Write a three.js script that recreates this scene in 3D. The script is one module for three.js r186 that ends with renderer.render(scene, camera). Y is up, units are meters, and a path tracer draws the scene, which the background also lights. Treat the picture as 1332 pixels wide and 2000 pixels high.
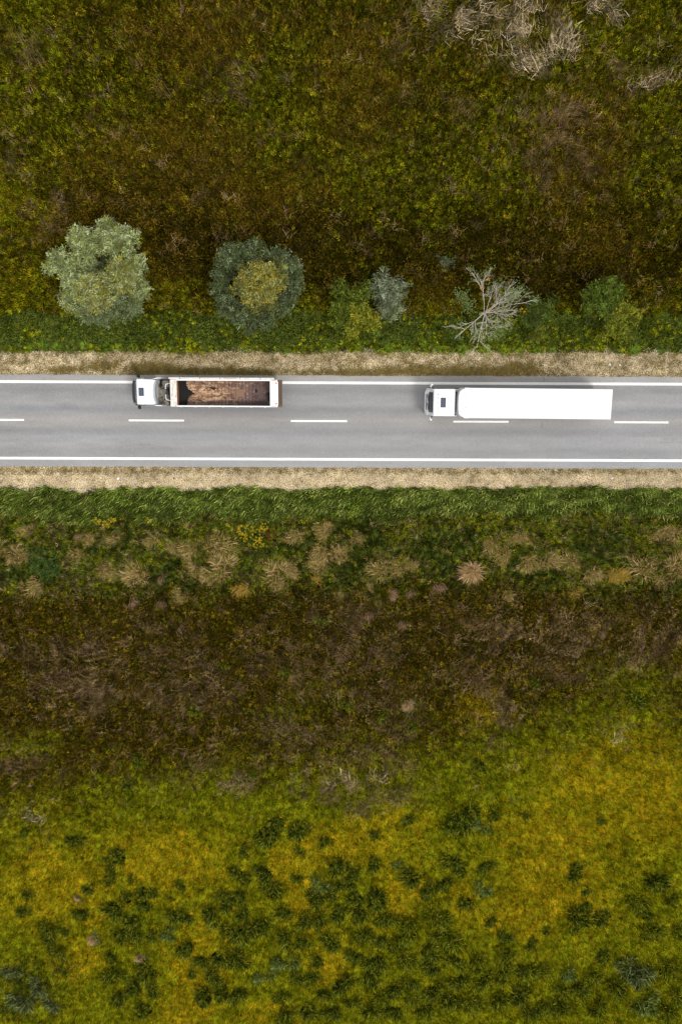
import * as THREE from 'three';
import { mergeGeometries } from 'three/addons/utils/BufferGeometryUtils.js';
import { RoundedBoxGeometry } from 'three/addons/geometries/RoundedBoxGeometry.js';

// ---------------------------------------------------------------- camera, sky, sun, exposure
const scene = new THREE.Scene();
const H = 70;                                   // drone height over the road, metres
const FOCAL = 1484;                             // in pixels of the 1332 x 2000 drone picture
const TILT = 10 * Math.PI / 180;                // off the plumb line, towards the lower meadow
const camera = new THREE.PerspectiveCamera(2 * Math.atan(1000 / FOCAL) * 180 / Math.PI, 1332 / 2000, 1, 2000);
const ROLL = 0.0038;
camera.position.set(0, H, 0);
camera.up.set(-Math.sin(ROLL), 0, -Math.cos(ROLL));
camera.lookAt(0, 0, H * Math.tan(TILT));
camera.updateMatrixWorld();
const renderer = new THREE.WebGLRenderer({ antialias: true });
renderer.setSize(681, 1024);
renderer.toneMapping = THREE.LinearToneMapping;
renderer.toneMappingExposure = 1.3;
renderer.shadowMap.enabled = true;
// overcast sky: the zenith three times as bright as the horizon, soft uneven cloud
{
  const w = 256, h = 128, d = new Float32Array(w * h * 4);
  for (let j = 0; j < h; j++) for (let i = 0; i < w; i++) {
    const el = (j + 0.5) / h * Math.PI - Math.PI / 2, az = i / w * 2 * Math.PI;
    const s = Math.max(0, Math.sin(el));
    const cloud = 1 + 0.06 * Math.sin(az * 3 + el * 4) * Math.cos(el) + 0.04 * Math.sin(az * 7 - el * 9) * Math.cos(el);
    const L = el < 0 ? 0.18 : 0.95 * (1 + 2 * s) / 3 * cloud;
    d.set([L, L, L * 1.005, 1], (j * w + i) * 4);
  }
  const t = new THREE.DataTexture(d, w, h, THREE.RGBAFormat, THREE.FloatType);
  t.mapping = THREE.EquirectangularReflectionMapping; t.magFilter = THREE.LinearFilter; t.minFilter = THREE.LinearFilter; t.needsUpdate = true;
  scene.background = t; scene.environment = t;
}
const sun = new THREE.DirectionalLight(new THREE.Color(1, 0.96, 0.9), 1.4);
sun.position.set(42, 100, 34);
sun.castShadow = true; sun.shadow.radius = 26; sun.shadow.mapSize.set(2048, 2048);
Object.assign(sun.shadow.camera, { left: -70, right: 70, top: 70, bottom: -70, near: 1, far: 300 });
scene.add(sun); scene.add(sun.target);

// ---------------------------------------------------------------- helpers
let seed = 12345;
const reseed = s => { seed = s >>> 0; };
const rnd = () => { seed = (seed + 0x6D2B79F5) | 0; let t = Math.imul(seed ^ (seed >>> 15), 1 | seed); t = (t + Math.imul(t ^ (t >>> 7), 61 | t)) ^ t; return ((t ^ (t >>> 14)) >>> 0) / 4294967296; };
const rr = (a, b) => a + (b - a) * rnd();
const pick = a => a[Math.floor(rnd() * a.length) % a.length];
const hash2 = (x, y) => { let h = Math.imul(x | 0, 374761393) ^ Math.imul(y | 0, 668265263); h = Math.imul(h ^ (h >>> 13), 1274126177); return ((h ^ (h >>> 16)) >>> 0) / 4294967296; };
const vnoise = (x, y) => { const xi = Math.floor(x), yi = Math.floor(y); let u = x - xi, v = y - yi; u = u * u * (3 - 2 * u); v = v * v * (3 - 2 * v);
  const a = hash2(xi, yi), b = hash2(xi + 1, yi), c = hash2(xi, yi + 1), e = hash2(xi + 1, yi + 1); return a + (b - a) * u + (c - a) * v + (a - b - c + e) * u * v; };
const fbm = (x, y, o = 4) => { let s = 0, a = 0.5, n = 0; for (let k = 0; k < o; k++) { s += a * vnoise(x + 17.3 * k, y - 9.1 * k); n += a; a *= 0.5; x *= 2.03; y *= 2.03; } return s / n; };
const clamp = (v, a = 0, b = 1) => Math.min(b, Math.max(a, v));
const smooth = (a, b, v) => { const t = clamp((v - a) / (b - a)); return t * t * (3 - 2 * t); };
const C = s => new THREE.Color(s);
// survey of the place: marks read off the drone picture, turned into metres on the plane at height h
const at = (px, py, h = 0) => { const d = new THREE.Vector3((px - 666) / FOCAL, -(py - 1000) / FOCAL, -1).applyQuaternion(camera.quaternion), t = (h - H) / d.y; return { x: d.x * t, z: d.z * t }; };
const inv = camera.quaternion.clone().invert(), tmpv = new THREE.Vector3();
const mapPx = (x, z, y = 0) => { tmpv.set(x, y - H, z).applyQuaternion(inv); return [666 - tmpv.x / tmpv.z * FOCAL, 1000 + tmpv.y / tmpv.z * FOCAL]; };
const perPx = (px, py) => { const a = at(px, py), b = at(px + 1, py); return Math.hypot(a.x - b.x, a.z - b.z); };
const zAt = py => at(666, py).z;

const used = {};
const numbered = n => { used[n] = (used[n] ?? -1) + 1; return used[n] ? n + '_' + String(used[n]).padStart(3, '0') : n; };
const tag = (o, label, category, group, kind) => { if (label) o.userData.label = label; if (category) o.userData.category = category; if (group) o.userData.group = group; if (kind) o.userData.kind = kind; return o; };
function thing(name, label, category, [x, y, z] = [0, 0, 0], turn = 0, group) {
  const g = new THREE.Group(); g.name = numbered(name); g.position.set(x, y, z); g.rotation.y = turn; scene.add(g); return tag(g, label, category, group);
}
function part(name, geo, m, parent) { const o = new THREE.Mesh(Array.isArray(geo) ? mergeGeometries(geo.map(g => { g = g.index ? g.toNonIndexed() : g; for (const k of Object.keys(g.attributes)) if (!['position', 'normal', 'uv'].includes(k)) g.deleteAttribute(k); return g; })) : geo, m); o.name = name; o.castShadow = o.receiveShadow = true; parent.add(o); return o; }
const box = (x0, x1, y0, y1, z0, z1, r = 0) => { const w = x1 - x0, h = y1 - y0, d = z1 - z0; const g = r ? new RoundedBoxGeometry(w, h, d, 2, Math.min(r, w / 2.01, h / 2.01, d / 2.01)) : new THREE.BoxGeometry(w, h, d); return g.translate((x0 + x1) / 2, (y0 + y1) / 2, (z0 + z1) / 2); };
const cylZ = (x, y, z0, z1, r, n = 20) => new THREE.CylinderGeometry(r, r, z1 - z0, n).rotateX(Math.PI / 2).translate(x, y, (z0 + z1) / 2);
const cylX = (x0, x1, y, z, r, n = 12) => new THREE.CylinderGeometry(r, r, x1 - x0, n).rotateZ(Math.PI / 2).translate((x0 + x1) / 2, y, z);
const tube = (pts, r, n = 16, k = 8) => new THREE.TubeGeometry(new THREE.CatmullRomCurve3(pts.map(p => new THREE.Vector3(...p)), false, 'catmullrom', 0.15), n, r, k, false);
const planPrism = (pts, y0, y1, bevel = 0) => { const s = new THREE.Shape(pts.map(([x, z]) => new THREE.Vector2(x, -z))); return new THREE.ExtrudeGeometry(s, { depth: y1 - y0 - 2 * bevel, bevelEnabled: bevel > 0, bevelSize: bevel, bevelThickness: bevel, bevelOffset: -bevel, bevelSegments: 3, curveSegments: 8 }).rotateX(-Math.PI / 2).translate(0, y0 + bevel, 0); };
const std = (color, roughness = 0.7, metalness = 0, o = {}) => new THREE.MeshStandardMaterial({ color: C(color), roughness, metalness, ...o });
function dataTex(w, h, f, srgb = true) {
  const d = new Uint8Array(w * h * 4);
  for (let j = 0; j < h; j++) for (let i = 0; i < w; i++) { const c = f(i, j); const k = (j * w + i) * 4; d[k] = clamp(c[0], 0, 255); d[k + 1] = clamp(c[1], 0, 255); d[k + 2] = clamp(c[2], 0, 255); d[k + 3] = 255; }
  const t = new THREE.DataTexture(d, w, h); t.wrapS = t.wrapT = THREE.RepeatWrapping; t.magFilter = THREE.LinearFilter; t.minFilter = THREE.LinearMipmapLinearFilter; t.generateMipmaps = true; if (srgb) t.colorSpace = THREE.SRGBColorSpace; t.needsUpdate = true; return t;
}

// ---------------------------------------------------------------- terrain
const ROAD_N = zAt(733.5), ROAD_S = zAt(913), ROAD_C = (ROAD_N + ROAD_S) / 2;
const lerpTable = (t, v) => { if (v <= t[0][0]) return t[0][1]; for (let i = 1; i < t.length; i++) if (v <= t[i][0]) { const u = (v - t[i - 1][0]) / (t[i][0] - t[i - 1][0]); return t[i - 1][1] + (t[i][1] - t[i - 1][1]) * u * u * (3 - 2 * u); } return t[t.length - 1][1]; };
const PROFILE = [[zAt(-100), -0.45], [zAt(560), -0.6], [zAt(610), -0.62], [zAt(686), -0.1], [ROAD_N - 0.05, -0.045], [ROAD_N + 0.15, -0.12], [ROAD_S - 0.15, -0.12], [ROAD_S + 0.05, -0.045], [zAt(952), -0.08], [zAt(1015), -0.85], [zAt(1120), -0.85], [zAt(1200), -0.55], [zAt(1600), -0.35], [zAt(2050), -0.4]];
const heightAt = (x, z) => { const away = smooth(1.5, 6, Math.max(ROAD_N - z, z - ROAD_S)); return lerpTable(PROFILE, z) + away * ((fbm(x * 0.11 + 40, z * 0.11, 3) - 0.5) * 0.5 + (fbm(x * 0.5 + 7, z * 0.5 + 3, 2) - 0.5) * 0.22); };
{
  const axis = (lo, hi, step, extra = []) => { const a = []; for (let v = lo; v <= hi + 1e-6; v += step) a.push(v); for (const e of [6, 15, 40, 110, 260]) { a.push(hi + e); a.unshift(lo - e); } return [...new Set([...a, ...extra])].sort((p, q) => p - q); };
  const xs = axis(-40, 40, 0.8), zs = axis(-36, 74, 0.6, [ROAD_N - 0.05, ROAD_N + 0.15, ROAD_S - 0.15, ROAD_S + 0.05, zAt(687), zAt(688), zAt(955), zAt(956)]);
  const P = [], U = [], K = [], I = [];
  for (const z of zs) for (const x of xs) {
    P.push(x, heightAt(x, z), z); U.push(x / 3, z / 3);
    const verge = z > zAt(687.5) && z < zAt(955.5);
    const n = fbm(x * 0.3, z * 0.3, 3);
    const c = verge ? C('#c8b48e') : C('#241d0d').lerp(C('#1f210b'), n);
    K.push(c.r, c.g, c.b);
  }
  const w = xs.length;
  for (let j = 0; j + 1 < zs.length; j++) for (let i = 0; i + 1 < w; i++) { const a = j * w + i; I.push(a, a + w, a + 1, a + 1, a + w, a + w + 1); }
  const g = new THREE.BufferGeometry(); g.setAttribute('position', new THREE.Float32BufferAttribute(P, 3)); g.setAttribute('uv', new THREE.Float32BufferAttribute(U, 2)); g.setAttribute('color', new THREE.Float32BufferAttribute(K, 3)); g.setIndex(I); g.computeVertexNormals();
  const grain = dataTex(512, 512, (i, j) => { const v = 150 + 90 * (fbm(i * 0.09, j * 0.09, 3) - 0.5) + 90 * (hash2(i >> 1, j) - 0.5) ; return [v + 20, v + 12, v]; });
  const m = new THREE.MeshPhysicalMaterial({ vertexColors: true, map: grain, bumpMap: grain, bumpScale: 0.03, roughness: 1, specularIntensity: 0.02 });
  const o = part('ground', g, m, scene); tag(o, 'soil and thatch under the roadside grassland', 'ground', null, 'structure');
}
// ---------------------------------------------------------------- road
const road = new THREE.Group(); road.name = 'road'; scene.add(road); tag(road, 'grey two lane asphalt road with white painted lines', 'road', null, 'structure');
{
  const L = 72, W = ROAD_S - ROAD_N;
  // wear across the road, metres from the north edge: polished bands and darker wheel tracks
  const wear = [[0, 6], [0.55, 8], [0.75, -6], [1.35, -12], [2.0, 0], [2.5, 6], [3.1, -12], [3.6, -2], [4.0, 5], [4.5, 0], [5.1, -10], [5.7, 4], [6.2, 7], [6.9, -4], [7.5, 2], [7.8, 9], [8.4, 10]];
  const asphalt = dataTex(2048, 512, (i, j) => {
    const x = i / 2048 * L, z = (1 - j / 512) * W;
    const per = (f, a) => { const t = i / 2048; return vnoise(t * f, a) * (1 - t) + vnoise((t - 1) * f, a) * t; };
    let v = 141 + 0.8 * lerpTable(wear, z) + 10 * (per(40, z * 3) - 0.5) + 12 * (per(12, z * 0.8 + 50) - 0.5) + 22 * (hash2(i, j) - 0.5) + 9 * (per(700, z * 10 + 9) - 0.5);
    const streak = per(24, z * 14 + 200); v -= streak > 0.86 ? 6 : 0;
    if (hash2(i * 3 + 1, j * 7 + 5) > 0.9997) v -= 45;
    const warm = 3 * (per(6, z * 0.9 + 77) - 0.3) + (z < 0.65 ? 3 : 0) + (Math.abs(z - 4.1) < 0.5 ? 2.5 : 0);
    return [v + warm, v + warm * 0.3, v + 1.5 - warm * 0.7];
  });
  const grit = dataTex(512, 512, (i, j) => { const v = 120 + 130 * (hash2(i, j) - 0.5) + 40 * (fbm(i * 0.1, j * 0.1, 2) - 0.5); return [v, v, v]; }, false);
  grit.repeat.set(24, 3);
  const g = new THREE.BufferGeometry(); const P = [], U = [], I = [];
  const N = 400;
  for (let k = 0; k <= N; k++) { const x = -216 + 432 * k / N; const e0 = 0.035 * (vnoise(x * 1.7, 3) - 0.5) * 2, e1 = 0.035 * (vnoise(x * 1.7, 9) - 0.5) * 2;
    P.push(x, -0.14, ROAD_N + e0, x, 0, ROAD_N + e0, x, 0, ROAD_S + e1, x, -0.14, ROAD_S + e1); const u = (x + 36) / L; U.push(u, 1, u, 1, u, 0, u, 0);
    if (k < N) for (let s = 0; s < 3; s++) { const a = k * 4 + s; I.push(a, a + 1, a + 4, a + 1, a + 5, a + 4); } }
  g.setAttribute('position', new THREE.Float32BufferAttribute(P, 3)); g.setAttribute('uv', new THREE.Float32BufferAttribute(U, 2)); g.setIndex(I);
  const f = g.toNonIndexed(); f.computeVertexNormals();
  for (let k = 0; k < f.attributes.normal.count; k++) if (f.attributes.normal.getY(k) < -0.5) throw new Error('road faces down');
  part('asphalt', f, new THREE.MeshStandardMaterial({ map: asphalt, bumpMap: grit, bumpScale: 0.006, roughness: 0.92 }), road);
  // paint: ragged ends and small chips, as geometry strips
  const paintTex = dataTex(512, 128, (i, j) => { const v = 236 + 14 * (hash2(i, j) - 0.5) + 16 * (fbm(i * 0.06, j * 0.06, 3) - 0.5) - (fbm(i * 0.2 + 30, j * 0.2, 2) > 0.74 ? 22 : 0); return [v, v, v - 3]; });
  const paint = new THREE.MeshStandardMaterial({ map: paintTex, roughness: 0.75 });
  const strip = (x0, x1, zc, w, name) => {
    const n = Math.max(2, Math.ceil((x1 - x0) / 0.6)), P = [], U = [], I = [];
    for (let k = 0; k <= n; k++) { const x = x0 + (x1 - x0) * k / n; const a = (vnoise(x * 2.2, zc) - 0.5) * 0.016, b = (vnoise(x * 2.2, zc + 40) - 0.5) * 0.016; P.push(x, 0.004, zc - w / 2 + a, x, 0.004, zc + w / 2 + b); U.push(x / 2, 0, x / 2, w / 0.5); if (k < n) { const q = k * 2; I.push(q, q + 1, q + 2, q + 2, q + 1, q + 3); } }
    const g = new THREE.BufferGeometry(); g.setAttribute('position', new THREE.Float32BufferAttribute(P, 3)); g.setAttribute('uv', new THREE.Float32BufferAttribute(U, 2)); g.setIndex(I); g.computeVertexNormals();
    return part(name, g, paint, road);
  };
  strip(-216, 216, at(666, 747.8).z, 0.235, 'edge_line'); strip(-216, 216, at(666, 897.2).z, 0.235, 'edge_line');
  for (const [a, b] of [[-384, -272], [-64, 48], [252, 360], [568, 678], [885, 993], [1199, 1305], [1515, 1623]]) strip(at(a, 820).x, at(b, 820).x, at(666, 822.6).z, 0.17, 'lane_dash');
  const tar = std('#4a4a4a', 0.8);
  const jx = at(1061.5, 740).x;
  part('tar_joint', [box(jx - 0.02, jx + 0.02, 0, 0.003, ROAD_N + 0.02, zAt(745)), box(jx + 0.01, jx + 0.045, 0, 0.003, zAt(824), zAt(834))], tar, road);
}

// ---------------------------------------------------------------- ground cover
const leafMat = (o = {}) => new THREE.MeshPhysicalMaterial({ color: 0xffffff, vertexColors: true, roughness: 1, specularIntensity: 0.01, side: THREE.DoubleSide, ...o });
// a bundle of blades: n blades that leave the root, rise and arch outwards
function bladeBundle(n, o) {
  const { len = [0.3, 0.5], w = 0.02, lean = [0.3, 1.1], root = 0.06, droop = 0.5, seg = 2, dir = null, spread = Math.PI, tint = 0.25, lift = 0, ragged = 0 } = o;
  const P = [], K = [], I = [];
  for (let b = 0; b < n; b++) {
    const az = dir === null ? rr(0, 2 * Math.PI) : dir + rr(-spread, spread), l = rr(...len) * (ragged ? 0.5 + vnoise(Math.cos(az) * 1.6 + ragged * 7, Math.sin(az) * 1.6) : 1), le = rr(...lean), rz = root * Math.sqrt(rnd()), ra = dir === null ? az + rr(-0.8, 0.8) : rr(0, 6.3);
    let x = Math.cos(ra) * rz, y = lift * rnd() - 0.02, z = Math.sin(ra) * rz, a = le; const sx = -Math.sin(az), sz = Math.cos(az), t = 1 + rr(-tint, tint), base = P.length / 3, ww = w * rr(0.7, 1.3) / 2;
    for (let s = 0; s < seg; s++) {
      const q = ww * (1 - 0.35 * s / seg); P.push(x - sx * q, y, z - sz * q, x + sx * q, y, z + sz * q); K.push(t, t, t, t, t, t);
      const d = l / seg; x += Math.cos(az) * Math.sin(a) * d; z += Math.sin(az) * Math.sin(a) * d; y += Math.cos(a) * d; a = Math.min(a + droop * rr(0.6, 1.4) / seg, 2.1);
      if (s < seg - 1) { const q0 = base + s * 2; I.push(q0, q0 + 1, q0 + 2, q0 + 2, q0 + 1, q0 + 3); }
    }
    P.push(x, Math.max(y, 0.02), z); K.push(t, t, t); const e = base + seg * 2; I.push(e - 2, e - 1, e);
  }
  const g = new THREE.BufferGeometry(); g.setAttribute('position', new THREE.Float32BufferAttribute(P, 3)); g.setAttribute('color', new THREE.Float32BufferAttribute(K, 3)); g.setIndex(I); g.computeVertexNormals(); return g;
}
// a low herb: small leaf faces on short stems
function herbBundle(n, o) {
  const { r = 0.14, h = [0.15, 0.4], size = [0.05, 0.1], tint = 0.3 } = o; const P = [], K = [], I = [];
  for (let b = 0; b < n; b++) {
    const az = rr(0, 6.283), d = r * Math.sqrt(rnd()), y = rr(...h), s = rr(...size), q = s * rr(0.3, 0.5), a2 = rr(0, 6.283), up = rr(-0.5, 0.6), t = 1 + rr(-tint, tint), base = P.length / 3;
    const cx = Math.cos(az) * d, cz = Math.sin(az) * d, ux = Math.cos(a2), uz = Math.sin(a2), tw = rr(-0.5, 0.5);
    P.push(cx, y, cz, cx + ux * s * 0.5 - uz * q, y + up * s * 0.5 + tw * q, cz + uz * s * 0.5 + ux * q, cx + ux * s, y + up * s * 0.7, cz + uz * s, cx + ux * s * 0.5 + uz * q, y + up * s * 0.5 - tw * q, cz + uz * s * 0.5 - ux * q);
    for (let k = 0; k < 4; k++) K.push(t, t, t); I.push(base, base + 1, base + 2, base, base + 2, base + 3);
  }
  const g = new THREE.BufferGeometry(); g.setAttribute('position', new THREE.Float32BufferAttribute(P, 3)); g.setAttribute('color', new THREE.Float32BufferAttribute(K, 3)); g.setIndex(I); g.computeVertexNormals(); return g;
}
reseed(77);
const SP = {
  olive: { geo: bladeBundle(10, { len: [0.24, 0.56], w: 0.03, lean: [0.1, 0.95], droop: 0.3, tint: 0.45, root: 0.09 }), cols: ['#66660c', '#566008', '#7a7010', '#3a4406', '#5e6a08', '#8a8020'], label: 'olive green meadow grass of the field above the road' },
  brown: { geo: bladeBundle(10, { len: [0.24, 0.54], w: 0.03, lean: [0.1, 1.0], droop: 0.3, tint: 0.45, root: 0.09 }), cols: ['#604e0e', '#4e4410', '#765e14', '#362f0a', '#5c520c', '#84682a'], label: 'rust brown withered grass growing in the fields' },
  dark: { geo: bladeBundle(10, { len: [0.24, 0.54], w: 0.03, lean: [0.1, 0.9], droop: 0.3, tint: 0.5, root: 0.09 }), cols: ['#262806', '#322a08', '#1c2004', '#3c3408', '#2c3206', '#544612'], label: 'dark olive brown sedge, partly painted tree shade, behind the trees' },
  gold: { geo: bladeBundle(11, { len: [0.18, 0.4], w: 0.033, lean: [0.1, 1.0], droop: 0.3, tint: 0.4, root: 0.09 }), cols: ['#b49c18', '#a29016', '#c6a41e', '#8c8812', '#a88812', '#6a660a'], label: 'golden yellow short grass of the lower meadow' },
  lime: { geo: bladeBundle(11, { len: [0.2, 0.44], w: 0.032, lean: [0.1, 1.0], droop: 0.3, tint: 0.4, root: 0.09 }), cols: ['#868c14', '#747e10', '#9a961a', '#5e6a0a', '#8c8a14', '#4a560a'], label: 'yellow green grass of the lower meadow' },
  herb: { geo: herbBundle(10, { r: 0.16, h: [0.15, 0.42], size: [0.05, 0.09] }), cols: ['#54520c', '#3e4208', '#66540e', '#2e3206', '#806c14'], label: 'small leafy herbs between the meadow grasses' },
  lush: { geo: bladeBundle(10, { len: [0.4, 0.9], w: 0.04, lean: [0.3, 1.15], dir: Math.PI / 2, spread: 1.7, droop: 0.7, tint: 0.5, seg: 3, root: 0.12 }), cols: ['#72862c', '#5e7424', '#90a04c', '#a2a656', '#4a5c1a', '#364810'], flow: 0.5, label: 'tall bright green reed grass on the ditch bank' },
  mown: { geo: bladeBundle(12, { len: [0.1, 0.2], w: 0.034, lean: [0.4, 1.3], tint: 0.4 }), cols: ['#4c5e1e', '#5c6e28', '#405018', '#6a7834', '#78782c', '#364412'], label: 'short mown green grass between the trees and verge' },
  teal: { geo: bladeBundle(11, { len: [0.3, 0.6], w: 0.028, lean: [0.6, 1.3], dir: 0, spread: 0.8, tint: 0.5, root: 0.12 }), cols: ['#364416', '#485a20', '#5a682c', '#28340c', '#686a24', '#1f290a'], flow: 0.6, label: 'fine dark green grass lying in the ditch' },
  straw: { geo: bladeBundle(14, { len: [0.25, 0.9], w: 0.014, lean: [0.8, 1.5], dir: 0, spread: 1.1, root: 0.5, droop: 0.35, seg: 3, lift: 0.45, tint: 0.35 }), cols: ['#b4a182', '#a08c6c', '#c8b698', '#88764e', '#bca684'], flow: 0.8, label: 'pale dead straw lying flattened on the meadow' },
  wisp: { geo: bladeBundle(13, { len: [0.2, 0.75], w: 0.014, lean: [0.5, 1.45], dir: 0, spread: 1.1, root: 0.5, seg: 3, lift: 0.4, tint: 0.5, droop: 0.6 }), cols: ['#7a6044', '#8e7254', '#665036', '#a08a66', '#6c5e36'], flow: 0.8, label: 'pinkish brown dead stems scattered in the field' },
  tan: { geo: bladeBundle(10, { len: [0.3, 0.6], w: 0.024, lean: [0.4, 1.25], dir: 0, spread: 1.1, root: 0.14, droop: 0.5, seg: 3, tint: 0.4 }), cols: ['#c09a66', '#a88450', '#cfae7e', '#8e7a38', '#9a8c40', '#7c7a2c'], flow: 0.3, label: 'dry tan grass spreading round the straw tussocks in the ditch' },
  verge: { geo: bladeBundle(18, { len: [0.06, 0.16], w: 0.018, lean: [0.6, 1.5], root: 0.13, tint: 0.25 }), cols: ['#eedfbe', '#e2cea6', '#f2e6cc', '#d2ba8a', '#eadcbc'], label: 'dry bleached short grass along the road verge' },
  moss: { geo: bladeBundle(16, { len: [0.08, 0.18], w: 0.02, lean: [0.4, 1.3], root: 0.1, tint: 0.35 }), cols: ['#6d6228', '#575020', '#8a7a40', '#403f16', '#937c48'], label: 'olive green short grass dotting the dry verge' },
};
for (const s of Object.values(SP)) { s.list = []; s.c = s.cols.map(C); }
// patches of plant kinds on the drone map: centre, half axes, turn
const blob = (px, py, [cx, cy, rx, ry, rot = 0], soft = 1) => { const dx = px - cx, dy = py - cy, c = Math.cos(rot), s = Math.sin(rot); const u = (dx * c + dy * s) / rx, v = (-dx * s + dy * c) / ry; const d = Math.sqrt(u * u + v * v); return 1 - smooth(1 - 0.6 * soft, 1 + 0.6 * soft, d); };
const maxBlob = (px, py, list, soft) => { let m = 0; for (const b of list) m = Math.max(m, blob(px, py, b, soft) * (b[5] ?? 1)); return m; };
const MAP = {
  nBrown: [[330, 340, 190, 110], [500, 410, 170, 80], [230, 420, 150, 70], [400, 60, 120, 70], [1130, 300, 90, 170, 0.3], [700, 180, 90, 120], [330, 500, 90, 50], [860, 560, 70, 60], [1180, 470, 90, 60]],
  nGreen: [[120, 190, 160, 130], [560, 200, 130, 120], [740, 370, 140, 150], [1290, 300, 90, 170], [950, 330, 110, 130], [30, 30, 100, 60], [1180, 110, 160, 90], [1300, 30, 60, 60], [880, 450, 150, 60]],
  nSedgeShade: [[560, 530, 170, 70], [360, 470, 120, 60], [1080, 545, 130, 60], [1280, 530, 100, 60], [800, 490, 130, 55], [200, 150, 120, 90, 0, 0.35], [620, 470, 150, 60], [960, 480, 170, 60], [300, 390, 160, 60, 0, 0.6], [1250, 430, 120, 70, 0, 0.5]],  // real dark sedge that also paints in part of the shade cast by the trees
  nStraw: [[905, 20, 55, 26], [985, 25, 60, 30], [940, 60, 70, 26, 0.3], [985, 80, 40, 22, -0.4], [1050, 30, 40, 22], [1100, 90, 40, 22], [1170, 12, 50, 14], [1205, 22, 24, 12], [1035, 118, 40, 12, 0.3], [1290, 135, 44, 26, 0, 0.3], [1235, 170, 24, 14, 0, 0.3], [1130, 85, 26, 14], [870, 10, 30, 16]],
  nWisp: [[1100, 290, 80, 80], [1080, 240, 70, 50], [1240, 150, 70, 40], [60, 90, 40, 26, 0, 1.3], [45, 320, 50, 30], [430, 385, 40, 16], [110, 395, 40, 20], [1110, 350, 70, 40], [900, 210, 30, 20, 0, 0.5], [470, 150, 60, 40, 0, 0.5], [60, 440, 60, 24], [780, 60, 40, 50, 0, 0.5], [800, 220, 40, 50, 0, 0.5]],
  nYellow: [[20, 400, 60, 60], [30, 545, 60, 40], [15, 580, 60, 20], [600, 600, 50, 40], [560, 610, 30, 26], [1290, 600, 60, 36], [325, 560, 70, 20, 0, 0.6], [800, 600, 50, 24, 0, 0.6], [1100, 600, 50, 30, 0, 0.5], [1060, 190, 80, 40, 0, 0.5]],
  sTeal: [[240, 1070, 60, 30], [640, 1100, 70, 60], [1030, 1140, 50, 40], [330, 1130, 60, 50], [700, 1080, 60, 70], [860, 1070, 70, 30], [1180, 1060, 60, 40], [450, 1190, 80, 26], [40, 1120, 60, 40], [1300, 1130, 50, 40], [980, 1200, 60, 30], [880, 1140, 60, 60], [560, 1080, 60, 26]],
  sWisp: [[60, 1275, 70, 26], [150, 1270, 60, 30], [300, 1250, 90, 40], [390, 1320, 110, 60], [570, 1290, 110, 50], [700, 1250, 90, 60], [430, 1500, 60, 40], [650, 1450, 90, 40], [760, 1460, 70, 60], [960, 1260, 80, 60], [1140, 1260, 110, 60], [980, 1400, 36, 50], [770, 1360, 60, 26], [60, 1500, 60, 30], [560, 1440, 60, 30], [1060, 1290, 70, 40], [930, 1330, 60, 30], [700, 1550, 110, 30], [160, 1340, 100, 50], [1280, 1240, 60, 50]],
  sStraw: [[435, 1530, 26, 24], [660, 1530, 24, 14], [735, 1530, 24, 12], [975, 1560, 16, 12], [600, 1520, 20, 12], [960, 1390, 24, 26], [770, 1345, 26, 10], [1196, 1432, 18, 10], [50, 1600, 30, 8], [1130, 1245, 20, 14], [1265, 1290, 14, 14]],
  sGreen: [[1180, 1410, 120, 60], [1240, 1320, 90, 50], [1000, 1480, 110, 50], [560, 1400, 70, 30, 0, 0.6], [60, 1450, 60, 26], [880, 1530, 110, 40], [600, 1560, 130, 40], [300, 1560, 150, 50], [640, 1360, 70, 30, 0, 0.5]],
  sGold: [[110, 1730, 130, 80], [330, 1690, 130, 70], [570, 1690, 60, 60], [590, 1760, 50, 60], [680, 1650, 120, 50], [780, 1740, 50, 70], [1080, 1720, 120, 110], [1000, 1800, 80, 40], [1150, 1510, 120, 60], [1280, 1560, 90, 120], [380, 1890, 60, 90], [350, 1980, 60, 40], [640, 1890, 40, 40], [520, 1990, 60, 20], [160, 1880, 70, 40], [940, 1385, 60, 36], [1250, 1470, 90, 60], [1110, 1620, 140, 60], [900, 1770, 40, 50], [750, 1610, 90, 26]],
  sPale: [[55, 1945, 60, 45], [30, 1900, 30, 26], [130, 1890, 26, 18]],
  vMoss: [[300, 723, 50, 14], [400, 727, 150, 7], [900, 726, 150, 9], [1010, 722, 40, 11], [820, 724, 40, 9], [130, 722, 26, 7], [690, 728, 90, 5], [200, 716, 26, 9], [0, 920, 300, 6], [300, 919, 500, 6], [1000, 921, 400, 5]],
};
const STRAW = [[426, 1069, 24], [432, 1110, 22], [365, 1079, 14], [257, 1133, 20], [350, 1169, 14], [203, 1120, 15], [216, 1059, 10], [20, 1083, 17], [328, 1076, 11], [372, 1116, 13], [402, 1130, 13], [61, 1150, 15], [568, 1117, 17], [541, 1154, 13], [622, 1089, 20], [660, 1086, 13], [619, 1110, 15], [741, 1116, 17], [778, 1113, 13], [808, 1113, 11], [724, 1147, 10], [697, 1059, 9], [575, 1049, 13], [629, 1042, 13], [663, 1170, 11], [982, 1090, 16], [958, 1070, 13], [1002, 1060, 9], [1022, 1053, 10], [1036, 1107, 15], [1080, 1101, 15], [1117, 1097, 16], [1162, 1134, 18], [1260, 1111, 22], [1328, 1107, 20], [1318, 1046, 18], [1287, 1050, 11], [992, 1170, 12], [165, 1055, 12], [290, 1060, 10], [50, 1040, 10], [140, 1090, 12], [1300, 1140, 12], [1060, 1110, 9]];
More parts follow.
